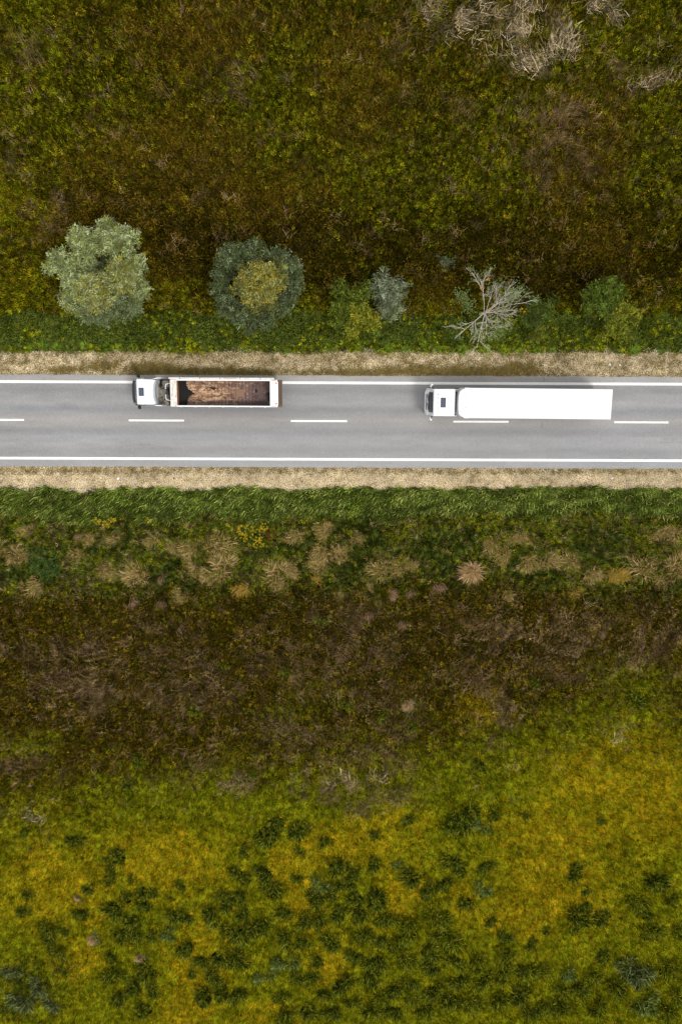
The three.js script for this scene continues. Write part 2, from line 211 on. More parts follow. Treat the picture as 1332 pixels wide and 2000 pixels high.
const DARK = [[143, 1644, 20], [236, 1674, 18], [208, 1679, 10], [218, 1706, 14], [167, 1738, 14], [54, 1753, 13], [43, 1785, 15], [210, 1728, 12], [255, 1723, 9], [278, 1745, 16], [300, 1749, 13], [248, 1760, 14], [221, 1779, 22], [282, 1775, 18], [259, 1798, 19], [353, 1734, 12], [332, 1758, 9], [158, 1790, 18], [90, 1820, 18], [124, 1820, 14], [94, 1839, 14], [109, 1863, 16], [233, 1831, 18], [259, 1828, 18], [293, 1830, 16], [345, 1794, 20], [364, 1796, 18], [360, 1854, 20], [409, 1790, 22], [443, 1773, 20], [465, 1753, 18], [432, 1753, 14], [477, 1666, 14], [465, 1704, 16], [484, 1721, 14], [214, 1873, 16], [221, 1910, 20], [281, 1903, 22], [263, 1933, 20], [300, 1944, 16], [229, 1955, 18], [285, 1978, 20], [424, 1873, 20], [462, 1880, 22], [394, 1880, 18], [413, 1914, 20], [375, 1910, 12], [398, 1955, 24], [432, 1948, 20], [465, 1948, 22], [458, 1828, 24], [488, 1824, 20], [477, 1790, 18], [49, 1627, 12],
  [542, 1607, 18], [521, 1631, 25], [583, 1631, 22], [632, 1646, 15], [589, 1667, 12], [581, 1718, 13], [656, 1694, 21], [692, 1709, 17], [731, 1694, 18], [731, 1631, 13], [518, 1709, 22], [533, 1748, 21], [662, 1733, 16], [686, 1730, 16], [620, 1760, 21], [650, 1751, 16], [698, 1754, 18], [734, 1754, 26], [806, 1718, 22], [839, 1736, 16], [872, 1727, 18], [887, 1682, 20], [893, 1610, 24], [800, 1601, 14], [551, 1784, 18], [515, 1814, 20], [593, 1802, 18], [626, 1802, 18], [662, 1790, 20], [704, 1787, 20], [755, 1802, 20], [830, 1748, 16], [554, 1835, 18], [587, 1844, 16], [650, 1847, 20], [710, 1832, 18], [746, 1841, 16], [779, 1850, 18], [623, 1883, 16], [695, 1868, 18], [836, 1862, 22], [845, 1895, 20], [578, 1916, 18], [611, 1913, 16], [668, 1931, 24], [632, 1946, 18], [722, 1916, 20], [770, 1940, 22], [800, 1925, 16], [845, 1940, 20], [560, 1991, 20], [596, 1979, 20], [650, 1979, 20], [551, 1955, 16],
  [905, 1600, 28], [968, 1594, 14], [948, 1692, 18], [900, 1699, 16], [911, 1763, 16], [961, 1804, 14], [985, 1838, 18], [1039, 1851, 15], [1124, 1712, 20], [1141, 1746, 12], [1179, 1801, 18], [1141, 1775, 14], [1280, 1726, 27], [1263, 1790, 16], [1172, 1607, 11], [1219, 1733, 9], [1026, 1594, 10], [1016, 1672, 8], [1070, 1824, 11],
  [383, 1387, 16], [267, 1488, 15], [725, 1370, 9], [672, 1382, 15], [748, 1398, 15], [560, 1315, 13], [800, 1427, 12], [492, 1512, 13], [490, 1520, 10], [1045, 1335, 14], [940, 1500, 16], [252, 1538, 16], [432, 1305, 12], [630, 1215, 16], [1250, 1370, 20]];
const LIMEY = [[800, 1820, 26], [857, 1802, 24], [734, 1880, 22], [791, 1883, 22], [875, 1850, 24], [719, 1979, 20], [770, 1979, 20], [830, 1979, 20], [884, 1955, 20], [1131, 1801, 24], [1250, 1763, 20], [1280, 1831, 20], [1212, 1933, 20], [1307, 1980, 20], [1100, 1940, 18], [1131, 1940, 18], [1070, 1970, 18], [1097, 1970, 18], [890, 1882, 20], [931, 1885, 22], [992, 1875, 20], [982, 1906, 20], [900, 1919, 20], [948, 1919, 22], [1022, 1902, 20], [1178, 1872, 18], [1314, 1763, 16], [1324, 1824, 18], [920, 1965, 22], [970, 1960, 20], [1020, 1950, 22], [1040, 1985, 20], [1170, 1975, 22], [1160, 1920, 18], [690, 1960, 18], [1060, 1905, 18], [1300, 1900, 20], [860, 1830, 18], [1320, 1950, 18], [800, 1955, 18], [740, 1950, 18]];
reseed(2024);
{
  const put = (kind, x, z, sc, yaw, tone) => SP[kind].list.push([x, z, sc, yaw, tone]);
  const cell = 0.116, X = 43, Z0 = -35, Z1 = 73;
  // tussocks keep their own ground free
  const bins = new Map(); for (const [tx, ty, tr] of [...DARK, ...LIMEY, ...STRAW, [931, 1118, 31], [538, 1123, 29], [474, 1160, 20], [1206, 1124, 24]]) { const c = at(tx, ty), k = Math.floor(c.x / 3) + ',' + Math.floor(c.z / 3), rad = tr * perPx(tx, ty) * (ty < 1300 ? 0.4 : 0.72); if (!bins.has(k)) bins.set(k, []); bins.get(k).push([c.x, c.z, rad * rad]); }
  const taken = (x, z) => { const a = Math.floor(x / 3), b = Math.floor(z / 3); for (let i = -1; i < 2; i++) for (let j = -1; j < 2; j++) for (const t of bins.get((a + i) + ',' + (b + j)) ?? []) if ((x - t[0]) ** 2 + (z - t[1]) ** 2 < t[2]) return true; return false; };
  for (let z = Z0; z < Z1; z += cell) for (let x = -X; x < X; x += cell) {
    const gx = x + rr(0, cell), gz = z + rr(0, cell);
    if (gz > ROAD_N - 0.02 && gz < ROAD_S + 0.02) continue;
    const [px, py] = mapPx(gx, gz);
    if (px < -110 || px > 1442 || py < -80 || py > 2080 || taken(gx, gz)) continue;
    const wx = px + 70 * (fbm(gx * 0.35, gz * 0.35, 3) - 0.5) + 30 * (vnoise(gx * 1.7, gz * 1.7) - 0.5), wy = py + 60 * (fbm(gx * 0.35 + 50, gz * 0.35 + 20, 3) - 0.5) + 30 * (vnoise(gx * 1.7 + 9, gz * 1.7 + 5) - 0.5);
    const edge = 15 * (fbm(gx * 0.8, 5, 4) - 0.5) + 7 * (rnd() - 0.5);
    const flow = Math.PI * 2 * fbm(gx * 0.13 + 11, gz * 0.13, 2) + 0.9, tone = 0.6 + 0.8 * fbm(gx * 0.9, gz * 0.9, 3), r = rnd(), clump = smooth(0.38, 0.62, fbm(gx * 0.8 + 60, gz * 0.8, 3));
    const go = (k, s = 1) => put(k, gx, gz, s * rr(0.75, 1.3), SP[k].flow ? flow * (k === 'lush' ? 0 : 1) + rr(-1, 1) * (1.1 - SP[k].flow) : rr(0, 6.283), tone * (k === 'verge' || k === 'moss' ? rr(0.92, 1.12) : k === 'mown' ? rr(0.6, 1.3) : k === 'gold' || k === 'lime' ? (rnd() < 0.46 ? rr(0.3, 0.85) : rr(1.3, 2.2)) : rnd() < 0.68 ? rr(0.14, 0.55) : rr(1.0, 2.2)));
    const vN = 688 + edge, vS = 955 + edge + (px > 120 && px < 210 ? 6 * Math.sin((px - 120) / 90 * Math.PI) : 0);
    if (py > vN && py < 738) {                    // north verge
      const m = maxBlob(wx * 0.3 + px * 0.7, py, MAP.vMoss, 1) * 0.9 + 0.35 * smooth(0.5, 0.75, fbm(gx * 0.7, gz * 1.4, 3)) + 0.3;
      go(r < m ? 'moss' : 'verge', 1); continue;
    }
    if (py > 905 && py < vS) { const m = maxBlob(px, py, MAP.vMoss, 1) * 0.5 + 0.12 * smooth(0.5, 0.8, fbm(gx * 0.7, gz * 1.4, 3)) + 0.03; go(r < m ? 'moss' : 'verge', 1); continue; }
    if (py <= vN) {
      const strip = 606 + 26 * (fbm(gx * 0.25, 3, 3) - 0.5) + 14 * (rnd() - 0.5);
      if (py > strip) {
        if (py > 676 + edge && fbm(gx * 0.5, 91, 2) > 0.45 && rnd() < 0.5) { if (rnd() < 0.3) go('lush', 0.42); else go('lime', 0.6); continue; }
        go(rnd() < 0.16 * smooth(0.4, 0.7, fbm(gx * 0.5, gz * 0.5, 3)) * 1.2 ? (rnd() < 0.5 ? 'olive' : 'lime') : 'mown', 0.8); continue;
      }
      const st0 = maxBlob(wx, wy, MAP.nStraw, 1.5); const yl = Math.max(maxBlob(wx, wy, MAP.nYellow), 0.75 * smooth(560, 600, wy)), st = st0, wi = maxBlob(wx, wy, MAP.nWisp), dk = maxBlob(wx, wy, MAP.nSedgeShade), br = maxBlob(wx, wy, MAP.nBrown), gr = maxBlob(wx, wy, MAP.nGreen);
      if (rnd() < st * (0.04 + 0.26 * clump * clump)) { go('straw', 0.9); continue; }
      if (rnd() < wi * 0.16 * clump + 0.01) { go('wisp', 0.9); continue; }
      if (rnd() < yl * 0.5) { go(rnd() < 0.4 ? 'lime' : rnd() < 0.3 ? 'gold' : rnd() < 0.5 ? 'herb' : 'olive'); continue; }
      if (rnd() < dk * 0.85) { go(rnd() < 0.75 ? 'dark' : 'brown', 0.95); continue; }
      const pb = clamp(0.24 + 0.5 * br - 0.25 * gr);
      if (rnd() < pb) go('brown'); else go(rnd() < 0.16 ? 'herb' : rnd() < 0.06 + 0.15 * gr ? 'lime' : rnd() < 0.3 ? 'dark' : 'olive');
      continue;
    }
    const lushS = 1004 + 44 * (fbm(gx * 0.4, 31, 4) - 0.5) + 16 * (rnd() - 0.5);
    if (py < lushS) { if (rnd() < 0.5) go('lush', 0.95); else if (rnd() < 0.3) go(rnd() < 0.5 ? 'lime' : 'teal', 0.8); continue; }
    const toBrown = smooth(1135, 1215, wy + 10), toLow = smooth(1370, 1610, wy + 0.13 * (px - 666));
    if (rnd() > toBrown) {
      let tn = 0; for (const b of STRAW) { const dx = wx * 0.5 + px * 0.5 - b[0], dy = (wy * 0.5 + py * 0.5 - b[1]) * 1.3, q = dx * dx + dy * dy, w = b[2] * 1.7; if (q < w * w) tn = Math.max(tn, 1 - q / (w * w)); }
      if (rnd() < tn * 0.62 + 0.04) { go('tan', 0.85); continue; }
      const t = clamp(maxBlob(wx, wy, MAP.sTeal) + 0.6 * (1 - clump) - 0.3);
      if (rnd() < 0.25 + 0.7 * t) go(rnd() < 0.8 ? 'teal' : 'dark', 0.8); else go(rnd() < 0.42 ? 'lime' : rnd() < 0.1 ? 'wisp' : rnd() < 0.3 ? 'olive' : 'teal', 0.8); continue;
    }
    const wi = maxBlob(wx, wy, MAP.sWisp), st = maxBlob(wx, wy, MAP.sStraw), gr = maxBlob(wx, wy, MAP.sGreen), gd = maxBlob(wx, wy, MAP.sGold), pl = maxBlob(wx, wy, MAP.sPale);
    if (rnd() < st * 0.14 * clump) { go('straw', 0.8); continue; }
    if (rnd() < wi * (0.03 + 0.2 * clump) + 0.03 * (1 - toLow)) { go('wisp', 0.9); continue; }
    if (rnd() < pl * 0.6) { go('teal'); continue; }
    if (rnd() < toLow) { const g = clamp(0.25 + 0.75 * gd - 0.3 * gr); go(rnd() < g * 0.8 ? 'gold' : rnd() < 0.75 ? 'lime' : rnd() < 0.5 ? 'herb' : 'olive'); continue; }
    if (rnd() < gd * 0.6) { go('gold'); continue; }
    if (rnd() < gr * 0.7) { go(rnd() < 0.7 ? 'lime' : 'olive', 0.9); continue; }
    go(rnd() < 0.42 ? 'brown' : rnd() < 0.6 ? 'dark' : rnd() < 0.5 ? 'herb' : 'olive');
  }
  const M = new THREE.Matrix4(), q = new THREE.Quaternion(), e = new THREE.Euler(), p = new THREE.Vector3(), s3 = new THREE.Vector3(), col = new THREE.Color();
  let total = 0;
  const names = { olive: 'olive_grass', brown: 'withered_grass', dark: 'dark_sedge_shade', gold: 'golden_grass', lime: 'yellow_green_grass', herb: 'meadow_herbs', lush: 'reed_grass', mown: 'mown_grass', teal: 'ditch_grass', straw: 'flattened_straw', tan: 'dry_ditch_grass', wisp: 'dead_stems', verge: 'dry_verge_grass', moss: 'olive_verge_grass' };
  for (const [k, s] of Object.entries(SP)) {
    const im = new THREE.InstancedMesh(s.geo, leafMat(), s.list.length); total += s.list.length;
    s.list.forEach(([x, z, sc, yaw, tone], i) => {
      p.set(x, heightAt(x, z), z); e.set(rr(-0.12, 0.12), -yaw, rr(-0.12, 0.12)); q.setFromEuler(e); s3.set(sc, sc * rr(0.8, 1.25), sc); M.compose(p, q, s3); im.setMatrixAt(i, M);
      col.copy(pick(s.c)).lerp(pick(s.c), rnd() * 0.5).multiplyScalar(tone); im.setColorAt(i, col);
    });
    im.name = names[k]; im.castShadow = im.receiveShadow = true; scene.add(im); tag(im, s.label, k === 'herb' ? 'herbs' : k === 'straw' || k === 'wisp' ? 'straw' : 'grass', null, 'stuff');
  }
  console.log('tufts', total);
}

// ---------------------------------------------------------------- tussocks
reseed(4242);
const tussockGeo = [], strawGeo = [];
// a mop of many short blades: a few uneven sub-clumps on a low dome, combed outwards and by the wind; every blade has its own colour
function mop(n, o) {
  const { root = 0.72, dome = 0.45, len = [0.22, 0.5], w = 0.045, cols, key = 1, droop = 0.8, outward = 0.6, chaos = 0.75, clumps = 4, wind = 0.2 } = o, P = [], K = [], I = [], wa = o.wa ?? rr(0, 6.283), cc = cols.map(C);
  const subs = []; for (let k = 0; k < clumps; k++) { const a = rr(0, 6.283), d = root * rr(0.2, 0.75); subs.push([Math.cos(a) * d, Math.sin(a) * d, root * rr(0.35, 0.7), rr(0.6, 1.1)]); }
  for (let b = 0; b < n; b++) {
    const S = subs[b % clumps], ra = rr(0, 6.283), u = Math.sqrt(rnd()); let x = S[0] + Math.cos(ra) * u * S[2], z = S[1] + Math.sin(ra) * u * S[2];
    const ax = outward * (x / root + 0.5 * Math.cos(ra) * u) + wind * Math.cos(wa) + rr(-chaos, chaos), az = outward * (z / root + 0.5 * Math.sin(ra) * u) + wind * Math.sin(wa) + rr(-chaos, chaos), dl = Math.hypot(ax, az) || 1, dx = ax / dl, dz = az / dl;
    let y = dome * S[3] * (1 - u * u) * rr(0.4, 1.1), a = clamp(0.15 + 0.7 * dl + rr(-0.2, 0.3), 0.1, 1.4); const l = rr(...len), t = rr(0.6, 1.3), c = pick(cc), base = P.length / 3, ww = w * rr(0.7, 1.3) / 2, seg = 3;
    for (let s = 0; s < seg; s++) { const q = ww * (1 - 0.3 * s / seg); P.push(x + dz * q, y, z - dx * q, x - dz * q, y, z + dx * q); for (let m = 0; m < 2; m++) K.push(c.r * t, c.g * t, c.b * t); const d = l / seg; x += dx * Math.sin(a) * d; z += dz * Math.sin(a) * d; y += Math.cos(a) * d; a = Math.min(a + droop * rr(0.6, 1.4) / seg, 2.2); if (s < seg - 1) { const q0 = base + s * 2; I.push(q0, q0 + 1, q0 + 2, q0 + 2, q0 + 1, q0 + 3); } }
    P.push(x, Math.max(y, 0.02), z); K.push(c.r * t, c.g * t, c.b * t); const e = base + seg * 2; I.push(e - 2, e - 1, e);
  }
  const g = new THREE.BufferGeometry(); g.setAttribute('position', new THREE.Float32BufferAttribute(P, 3)); g.setAttribute('color', new THREE.Float32BufferAttribute(K, 3)); g.setIndex(I); g.computeVertexNormals(); return g;
}
const mops = (count, n, o) => Array.from({ length: count }, (_, v) => mop(n, { ...o, key: v + 1 }));
tussockGeo.push(...mops(8, 560, { len: [0.2, 0.42], w: 0.036, cols: ['#222c08', '#3a460e', '#1c2406', '#6a7220', '#2c360a', '#7a7e2a', '#1a2206', '#4e5a14', '#8a8620', '#3c480e'] }));
const paleGeo = mops(4, 560, { len: [0.2, 0.42], w: 0.036, cols: ['#3c4c18', '#6e7c38', '#2c3a10', '#828c4c', '#4e5a1c'] }), blueGeo = mops(4, 560, { len: [0.2, 0.42], w: 0.036, cols: ['#3a4622', '#646c40', '#2a3414', '#7c8254', '#4c5424'] }), limeGeo = mops(6, 560, { len: [0.2, 0.42], w: 0.036, cols: ['#3c440a', '#7a7c1c', '#2c3408', '#8a8a26', '#4c560e', '#262e08', '#626a16'] });
strawGeo.push(...mops(8, 420, { root: 0.72, dome: 0.35, len: [0.2, 0.6], w: 0.024, droop: 0.6, outward: 0.55, chaos: 0.6, clumps: 6, wind: 0.5, cols: ['#c4a070', '#b08c5c', '#d2b48a', '#9c7e48', '#8a8036', '#6a7026', '#7c7a30', '#5c6a24'] }));
const goldGeo = mops(3, 420, { root: 0.7, dome: 0.35, len: [0.2, 0.6], w: 0.024, droop: 0.6, outward: 0.35, chaos: 0.85, clumps: 6, wind: 0.5, cols: ['#b48e3e', '#a07e34', '#c49e52', '#8a7a2c', '#6e702a'] }), burstGeo = mops(2, 620, { root: 0.5, dome: 0.35, len: [0.25, 0.75], w: 0.022, droop: 0.6, outward: 0.85, chaos: 0.5, clumps: 3, cols: ['#cbab80', '#b89466', '#d8bc96', '#a48454', '#8c7e44', '#c4a276'] });
const strawSide = mops(4, 260, { root: 0.7, dome: 0.25, len: [0.3, 0.9], w: 0.022, droop: 0.4, outward: 0.3, chaos: 0.45, clumps: 4, wind: 1.1, wa: 0, cols: ['#96765a', '#a8886c', '#7c5e44', '#b89a7e', '#6a5232'] });
const tint = c => leafMat({ color: C(c) });
const blades = leafMat();
const zone = (x, y) => (y < 1740 ? 'upper' : y < 1870 ? 'middle' : 'bottom') + ' ' + (x < 190 ? 'far left' : x < 420 ? 'left' : x < 610 ? 'centre left' : x < 790 ? 'centre' : x < 960 ? 'centre right' : 'right');
const sizeWord = r => r < 13 ? 'small' : r < 19 ? 'middle sized' : 'large';
function tussock(name, geo, mat, px, py, rpx, label, category, group, turn = rr(0, 6.283), squash = 1) {
  const { x, z } = at(px, py, 0.2); const s = rpx * perPx(px, py) / 0.86;
  const m = new THREE.Mesh(geo, mat); m.name = numbered(name); m.castShadow = m.receiveShadow = true; m.position.set(x, heightAt(x, z) - 0.03, z); m.rotation.y = turn; m.scale.set(s, s * squash * 1.2, s); scene.add(m); return tag(m, label, category, group);
}
for (const [x, y, r] of DARK) { const low = y > 1570; tussock('grass_tussock', pick(tussockGeo), blades, x, y, r * 1.18, low ? `${sizeWord(r)} dark green tussock in the ${zone(x, y)} of the golden meadow` : `${sizeWord(r)} lone dark green tussock in the ${x < 450 ? 'left' : x < 820 ? 'middle' : 'right'} of the ${y < 1340 ? 'upper' : y < 1420 ? 'mid' : 'lower'} brown field`, 'tussock', low ? 'dark tussocks in the golden meadow' : 'lone tussocks in the brown field'); }
for (const [x, y, r] of LIMEY) tussock('grass_tussock', pick(rnd() < 0.7 ? limeGeo : tussockGeo), blades, x, y, r * 1.25, `${sizeWord(r)} yellow green tussock in the ${zone(x, y)} of the tussock carpet`, 'tussock', 'tussocks of the bottom right carpet');
for (const [x, y, r] of [[626, 1730, 22], [773, 1691, 14], [557, 1886, 25], [515, 1913, 20], [944, 1739, 20], [938, 1617, 20], [1107, 1909, 20], [1257, 1963, 30], [323, 1828, 20]]) tussock('pale_tussock', pick(paleGeo), blades, x, y, r * 1.05, `paler sage green tussock in the ${zone(x, y)} of the golden meadow`, 'tussock', 'pale tussocks in the golden meadow');
tussock('blue_tussock', blueGeo[1], blades, 1240, 1896, 40, 'large blue grey grass tussock near the lower right corner', 'tussock');
for (const [x, y, r] of [[40, 1960, 30], [75, 1930, 26], [20, 1905, 22], [100, 1965, 22]]) tussock('blue_tussock', pick(blueGeo), blades, x, y, r, 'blue grey tussock in the clump at the lower left corner', 'tussock', 'blue grey tussocks at lower left');
// tussocks with a dead straw heart
for (const [x, y, r, l] of [[150, 1760, 12, 'straw hearted tussock highest of the three in the left meadow'], [180, 1839, 17, 'straw hearted tussock with a blue green rim in the left meadow'], [274, 1877, 17, 'straw hearted tussock lowest and rightmost in the left meadow'], [800, 1380, 22, 'straw hearted tussock with blue green rim alone in the brown field']]) {
  const { x: wx, z: wz } = at(x, y, 0.2), g = thing('straw_hearted_tussock', l, 'tussock', [wx, heightAt(wx, wz) - 0.03, wz], rr(0, 6)); const s = r * perPx(x, y);
  const a = part('green_rim', blueGeo[2], blades, g); a.scale.set(s * 1.35, s * 0.8, s * 1.35);
  const b = part('straw_heart', burstGeo[0], blades, g); b.scale.set(s * 0.8, s * 1.05, s * 0.8); b.position.y = 0.04;
}
for (const [x, y, r] of STRAW) tussock('straw_tussock', pick(strawGeo), blades, x, y, r * rr(1.15, 1.5), `${r < 12 ? 'small' : r < 17 ? 'middle sized' : 'large'} dry straw tussock in the ${y < 1075 ? 'upper' : y < 1125 ? 'middle' : 'lower'} ditch, ${['far left', 'left', 'centre left', 'centre right', 'right', 'far right'][Math.min(5, Math.floor(x / 222))]}`, 'tussock', 'straw tussocks along the ditch', rr(0, 6.283), 0.95);
tussock('straw_tussock', burstGeo[1], blades, 931, 1118, 31, 'big pale starburst straw tussock standing alone in the right ditch', 'tussock', 'straw tussocks along the ditch', 0.3, 0.95);
tussock('straw_tussock', strawGeo[3], blades, 538, 1123, 29, 'big pinkish straw tussock in the ditch below the dump truck end', 'tussock', 'straw tussocks along the ditch', 1.3, 0.95);
for (const [x, y, r] of [[474, 1160, 20], [1206, 1124, 24], [1128, 1162, 14], [616, 1140, 13]]) tussock('golden_straw_tussock', pick(goldGeo), blades, x, y, r * 1.1, `golden straw tussock in the ${x < 550 ? 'left' : x < 700 ? 'centre' : x < 1150 ? 'lower right' : 'right'} of the ditch`, 'tussock', 'golden tussocks along the ditch', rr(0, 6), 0.95);
for (const [x, y, r, a] of [[250, 1177, 18, 0.9], [145, 1046, 14, 1.5], [761, 1164, 20, 0.8], [801, 1157, 16, 1.4], [859, 1150, 17, 1.0], [717, 1204, 17, 2.0], [788, 1221, 15, 1.2], [307, 1137, 13, 1.7], [314, 1184, 14, 1.6], [1175, 1245, 14, 0.7]]) tussock('leaning_straw_clump', pick(strawSide), blades, x, y, r * 0.85, `pinkish straw clump blown over, ${x < 200 ? 'far left under the reed bank' : x < 280 ? 'left, in the lower ditch' : x < 312 && y < 1160 ? 'thin one left in the ditch' : x < 330 ? 'left, on the brown field edge' : x < 740 ? 'centre, on the brown field edge' : x < 780 ? 'centre right, leaning steeply at the ditch foot' : x < 795 ? 'centre right, inside the brown field' : x < 830 ? 'centre right, upright one at the ditch foot' : x < 900 ? 'right of centre at the ditch foot' : 'right, inside the brown field'}`, 'straw clump', 'blown over straw clumps', -a, 1.1);
// weeds along the edge of the mown strip and reed fringe
const weedGeo = []; for (let v = 0; v < 4; v++) weedGeo.push(bladeBundle(46, { len: [0.35, 0.75], w: 0.05, lean: [0.4, 1.2], root: 0.16, droop: 0.8, seg: 3, tint: 0.3 }));
const WM = ['#6c8a2a', '#7a9234', '#5c7a26'].map(tint);
for (const [x, y, r] of [[60, 678, 13], [85, 676, 16], [110, 678, 14], [165, 675, 16], [210, 676, 17], [232, 678, 14], [255, 680, 13], [300, 682, 10], [335, 682, 11], [480, 684, 11], [560, 686, 11], [700, 676, 12], [735, 650, 13], [760, 678, 14], [793, 681, 16], [830, 670, 13], [858, 684, 14], [905, 683, 18], [950, 682, 14], [985, 684, 15], [1015, 686, 13], [1050, 684, 13], [1080, 684, 12], [1238, 686, 15], [1290, 688, 10], [1245, 680, 12], [640, 684, 10]]) tussock('roadside_weed', pick(weedGeo), pick(WM), x, y, r, `bright green grassy weed at the upper verge edge, ${x < 270 ? 'below the willow tree' : x < 560 ? 'below the round tree' : x < 760 ? 'below the green bush' : x < 890 ? 'between silvery shrub and bare tree' : x < 1000 ? 'below the bare tree' : x < 1100 ? 'below the dark bush' : 'below the spreading bush'}`, 'weed', 'weeds along the upper verge', rr(0, 6.283), 0.8);

// ---------------------------------------------------------------- trees and shrubs
const leafGeoFrom = (leaves) => { const P = new Float32Array(leaves.length * 12), K = new Float32Array(leaves.length * 12), I = []; leaves.forEach((l, i) => { P.set(l.p, i * 12); for (let k = 0; k < 4; k++) K.set(l.c, i * 12 + k * 3); const b = i * 4; I.push(b, b + 1, b + 2, b, b + 2, b + 3); });
  const g = new THREE.BufferGeometry(); g.setAttribute('position', new THREE.BufferAttribute(P, 3)); g.setAttribute('color', new THREE.BufferAttribute(K, 3)); g.setIndex(I); g.computeVertexNormals(); return g; };
const V = (x, y, z) => new THREE.Vector3(x, y, z);
function leaf(out, p, dir, len, w, c) {
  const up = V(rr(-0.6, 0.6), 1, rr(-0.6, 0.6)); const side = V().crossVectors(dir, up).normalize().multiplyScalar(w / 2), m = p.clone().addScaledVector(dir, len * 0.45), t = p.clone().addScaledVector(dir, len); t.y -= len * 0.15;
  out.push({ p: [p.x, p.y, p.z, m.x + side.x, m.y + side.y, m.z + side.z, t.x, t.y, t.z, m.x - side.x, m.y - side.y, m.z - side.z], c: [c.r, c.g, c.b] });
}
const limb = (a, b, r0, r1, bend = 0.12, n = 6) => { const L = a.distanceTo(b), mid = a.clone().lerp(b, 0.5).add(V(rr(-1, 1), rr(0, 1), rr(-1, 1)).multiplyScalar(L * bend)); const cv = new THREE.QuadraticBezierCurve3(a, mid, b); const g = new THREE.TubeGeometry(cv, n, 1, 6, false); const pos = g.attributes.position, nm = g.attributes.normal;
  for (let i = 0; i <= n; i++) { const c = cv.getPointAt(i / n), r = r0 + (r1 - r0) * i / n; for (let j = 0; j <= 6; j++) { const k = i * 7 + j; pos.setXYZ(k, c.x + nm.getX(k) * r, c.y + nm.getY(k) * r, c.z + nm.getZ(k) * r); } } return g; };
// lobes: [px, py, height, radius m, tone name] in plan; the group stands at the trunk's foot
function tree(name, label, category, foot, lobes, o) {
  const f = at(...foot), y0 = heightAt(f.x, f.z), g = thing(name, label, category, [f.x, y0, f.z]);
  const wood = [], leaves = []; const fork = V(0, o.fork ?? 0.8, 0); wood.push(limb(V(0, -0.15, 0), fork, o.trunk ?? 0.2, (o.trunk ?? 0.2) * 0.75, 0.04));
  const fine = []; for (const [px, py, h, R, tone, dens = 1] of lobes) { if (R < 0.6) { fine.push([px, py, h, R, tone, dens, 1]); continue; } fine.push([px, py, h - R * 0.3, R * 0.6, tone, dens * 0.55, 1]); const n = Math.round(4 + R * 3); for (let k = 0; k < n; k++) { const a = 6.283 * (k + rr(-0.3, 0.3)) / n, d = R * rr(0.4, 0.75) / perPx(px, py); fine.push([px + Math.cos(a) * d, py + Math.sin(a) * d, h + R * rr(-0.5, 0.55), R * rr(0.26, 0.42), tone, dens * 1.5, 0]); } }
  for (const [px, py, h, R, tone, dens, main] of fine) {
    const c0 = at(px, py, h), c = V(c0.x - f.x, h - y0 - 0, c0.z - f.z); if (main) wood.push(limb(fork.clone(), c, (o.trunk ?? 0.2) * 0.5, 0.03));
    const cols = o.tones[tone ?? 'a'].map(C), sprays = Math.round(o.sprays * dens * R * R);
    for (let s = 0; s < sprays; s++) {
      const th = rr(0, 6.283), cu = rr(-0.35, 1), su = Math.sqrt(1 - cu * cu), rad = R * (0.5 + 0.5 * Math.sqrt(rnd())) * (0.7 + 0.6 * vnoise(th * 2.2 + px, cu * 4 + py));
      const dir = V(su * Math.cos(th), cu, su * Math.sin(th)), sp = c.clone().add(V(dir.x * rad, dir.y * rad * (o.flat ?? 0.8), dir.z * rad)); if (sp.y < 0.12) sp.y = rr(0.12, 0.4);
      const sd = dir.clone().add(V(rr(-0.6, 0.6), rr(-0.1, 0.5), rr(-0.6, 0.6))).normalize(), bc = pick(cols).clone().multiplyScalar(rnd() < 0.5 ? rr(0.3, 0.75) : rr(1.0, 1.6)), fan = o.fan ?? 0.16;  // pale sprays: silvery leaves that also paint in glints of the sky
      for (let k = 0; k < o.per; k++) { const ld = sd.clone().add(V(rr(-1, 1), rr(-0.7, 0.7), rr(-1, 1)).multiplyScalar(o.loose ?? 0.7)).normalize(); leaf(leaves, sp.clone().addScaledVector(sd, rr(-0.2, 0.25)).add(V(rr(-fan, fan), rr(-fan, fan) * 0.6, rr(-fan, fan))), ld, rr(...o.len), rr(...o.w), bc.clone().lerp(pick(cols), 0.2).multiplyScalar(rr(0.65, 1.35))); }
    }
    for (let k = 0; k < 5 * R; k++) { const d = V(rr(-1, 1), rr(-0.1, 1), rr(-1, 1)).normalize().multiplyScalar(R * 0.8); wood.push(limb(c.clone(), c.clone().add(d), 0.025, 0.008, 0.1, 3)); }
  }
  part('trunk', wood, o.bark, g); const cr = part('crown', leafGeoFrom(leaves), leafMat({ transmission: 0 }), g); cr.userData.label = o.crown; return g;
}
reseed(909);
const barkGrey = std('#7a7060', 0.95), barkBrown = std('#5c4c38', 0.95);
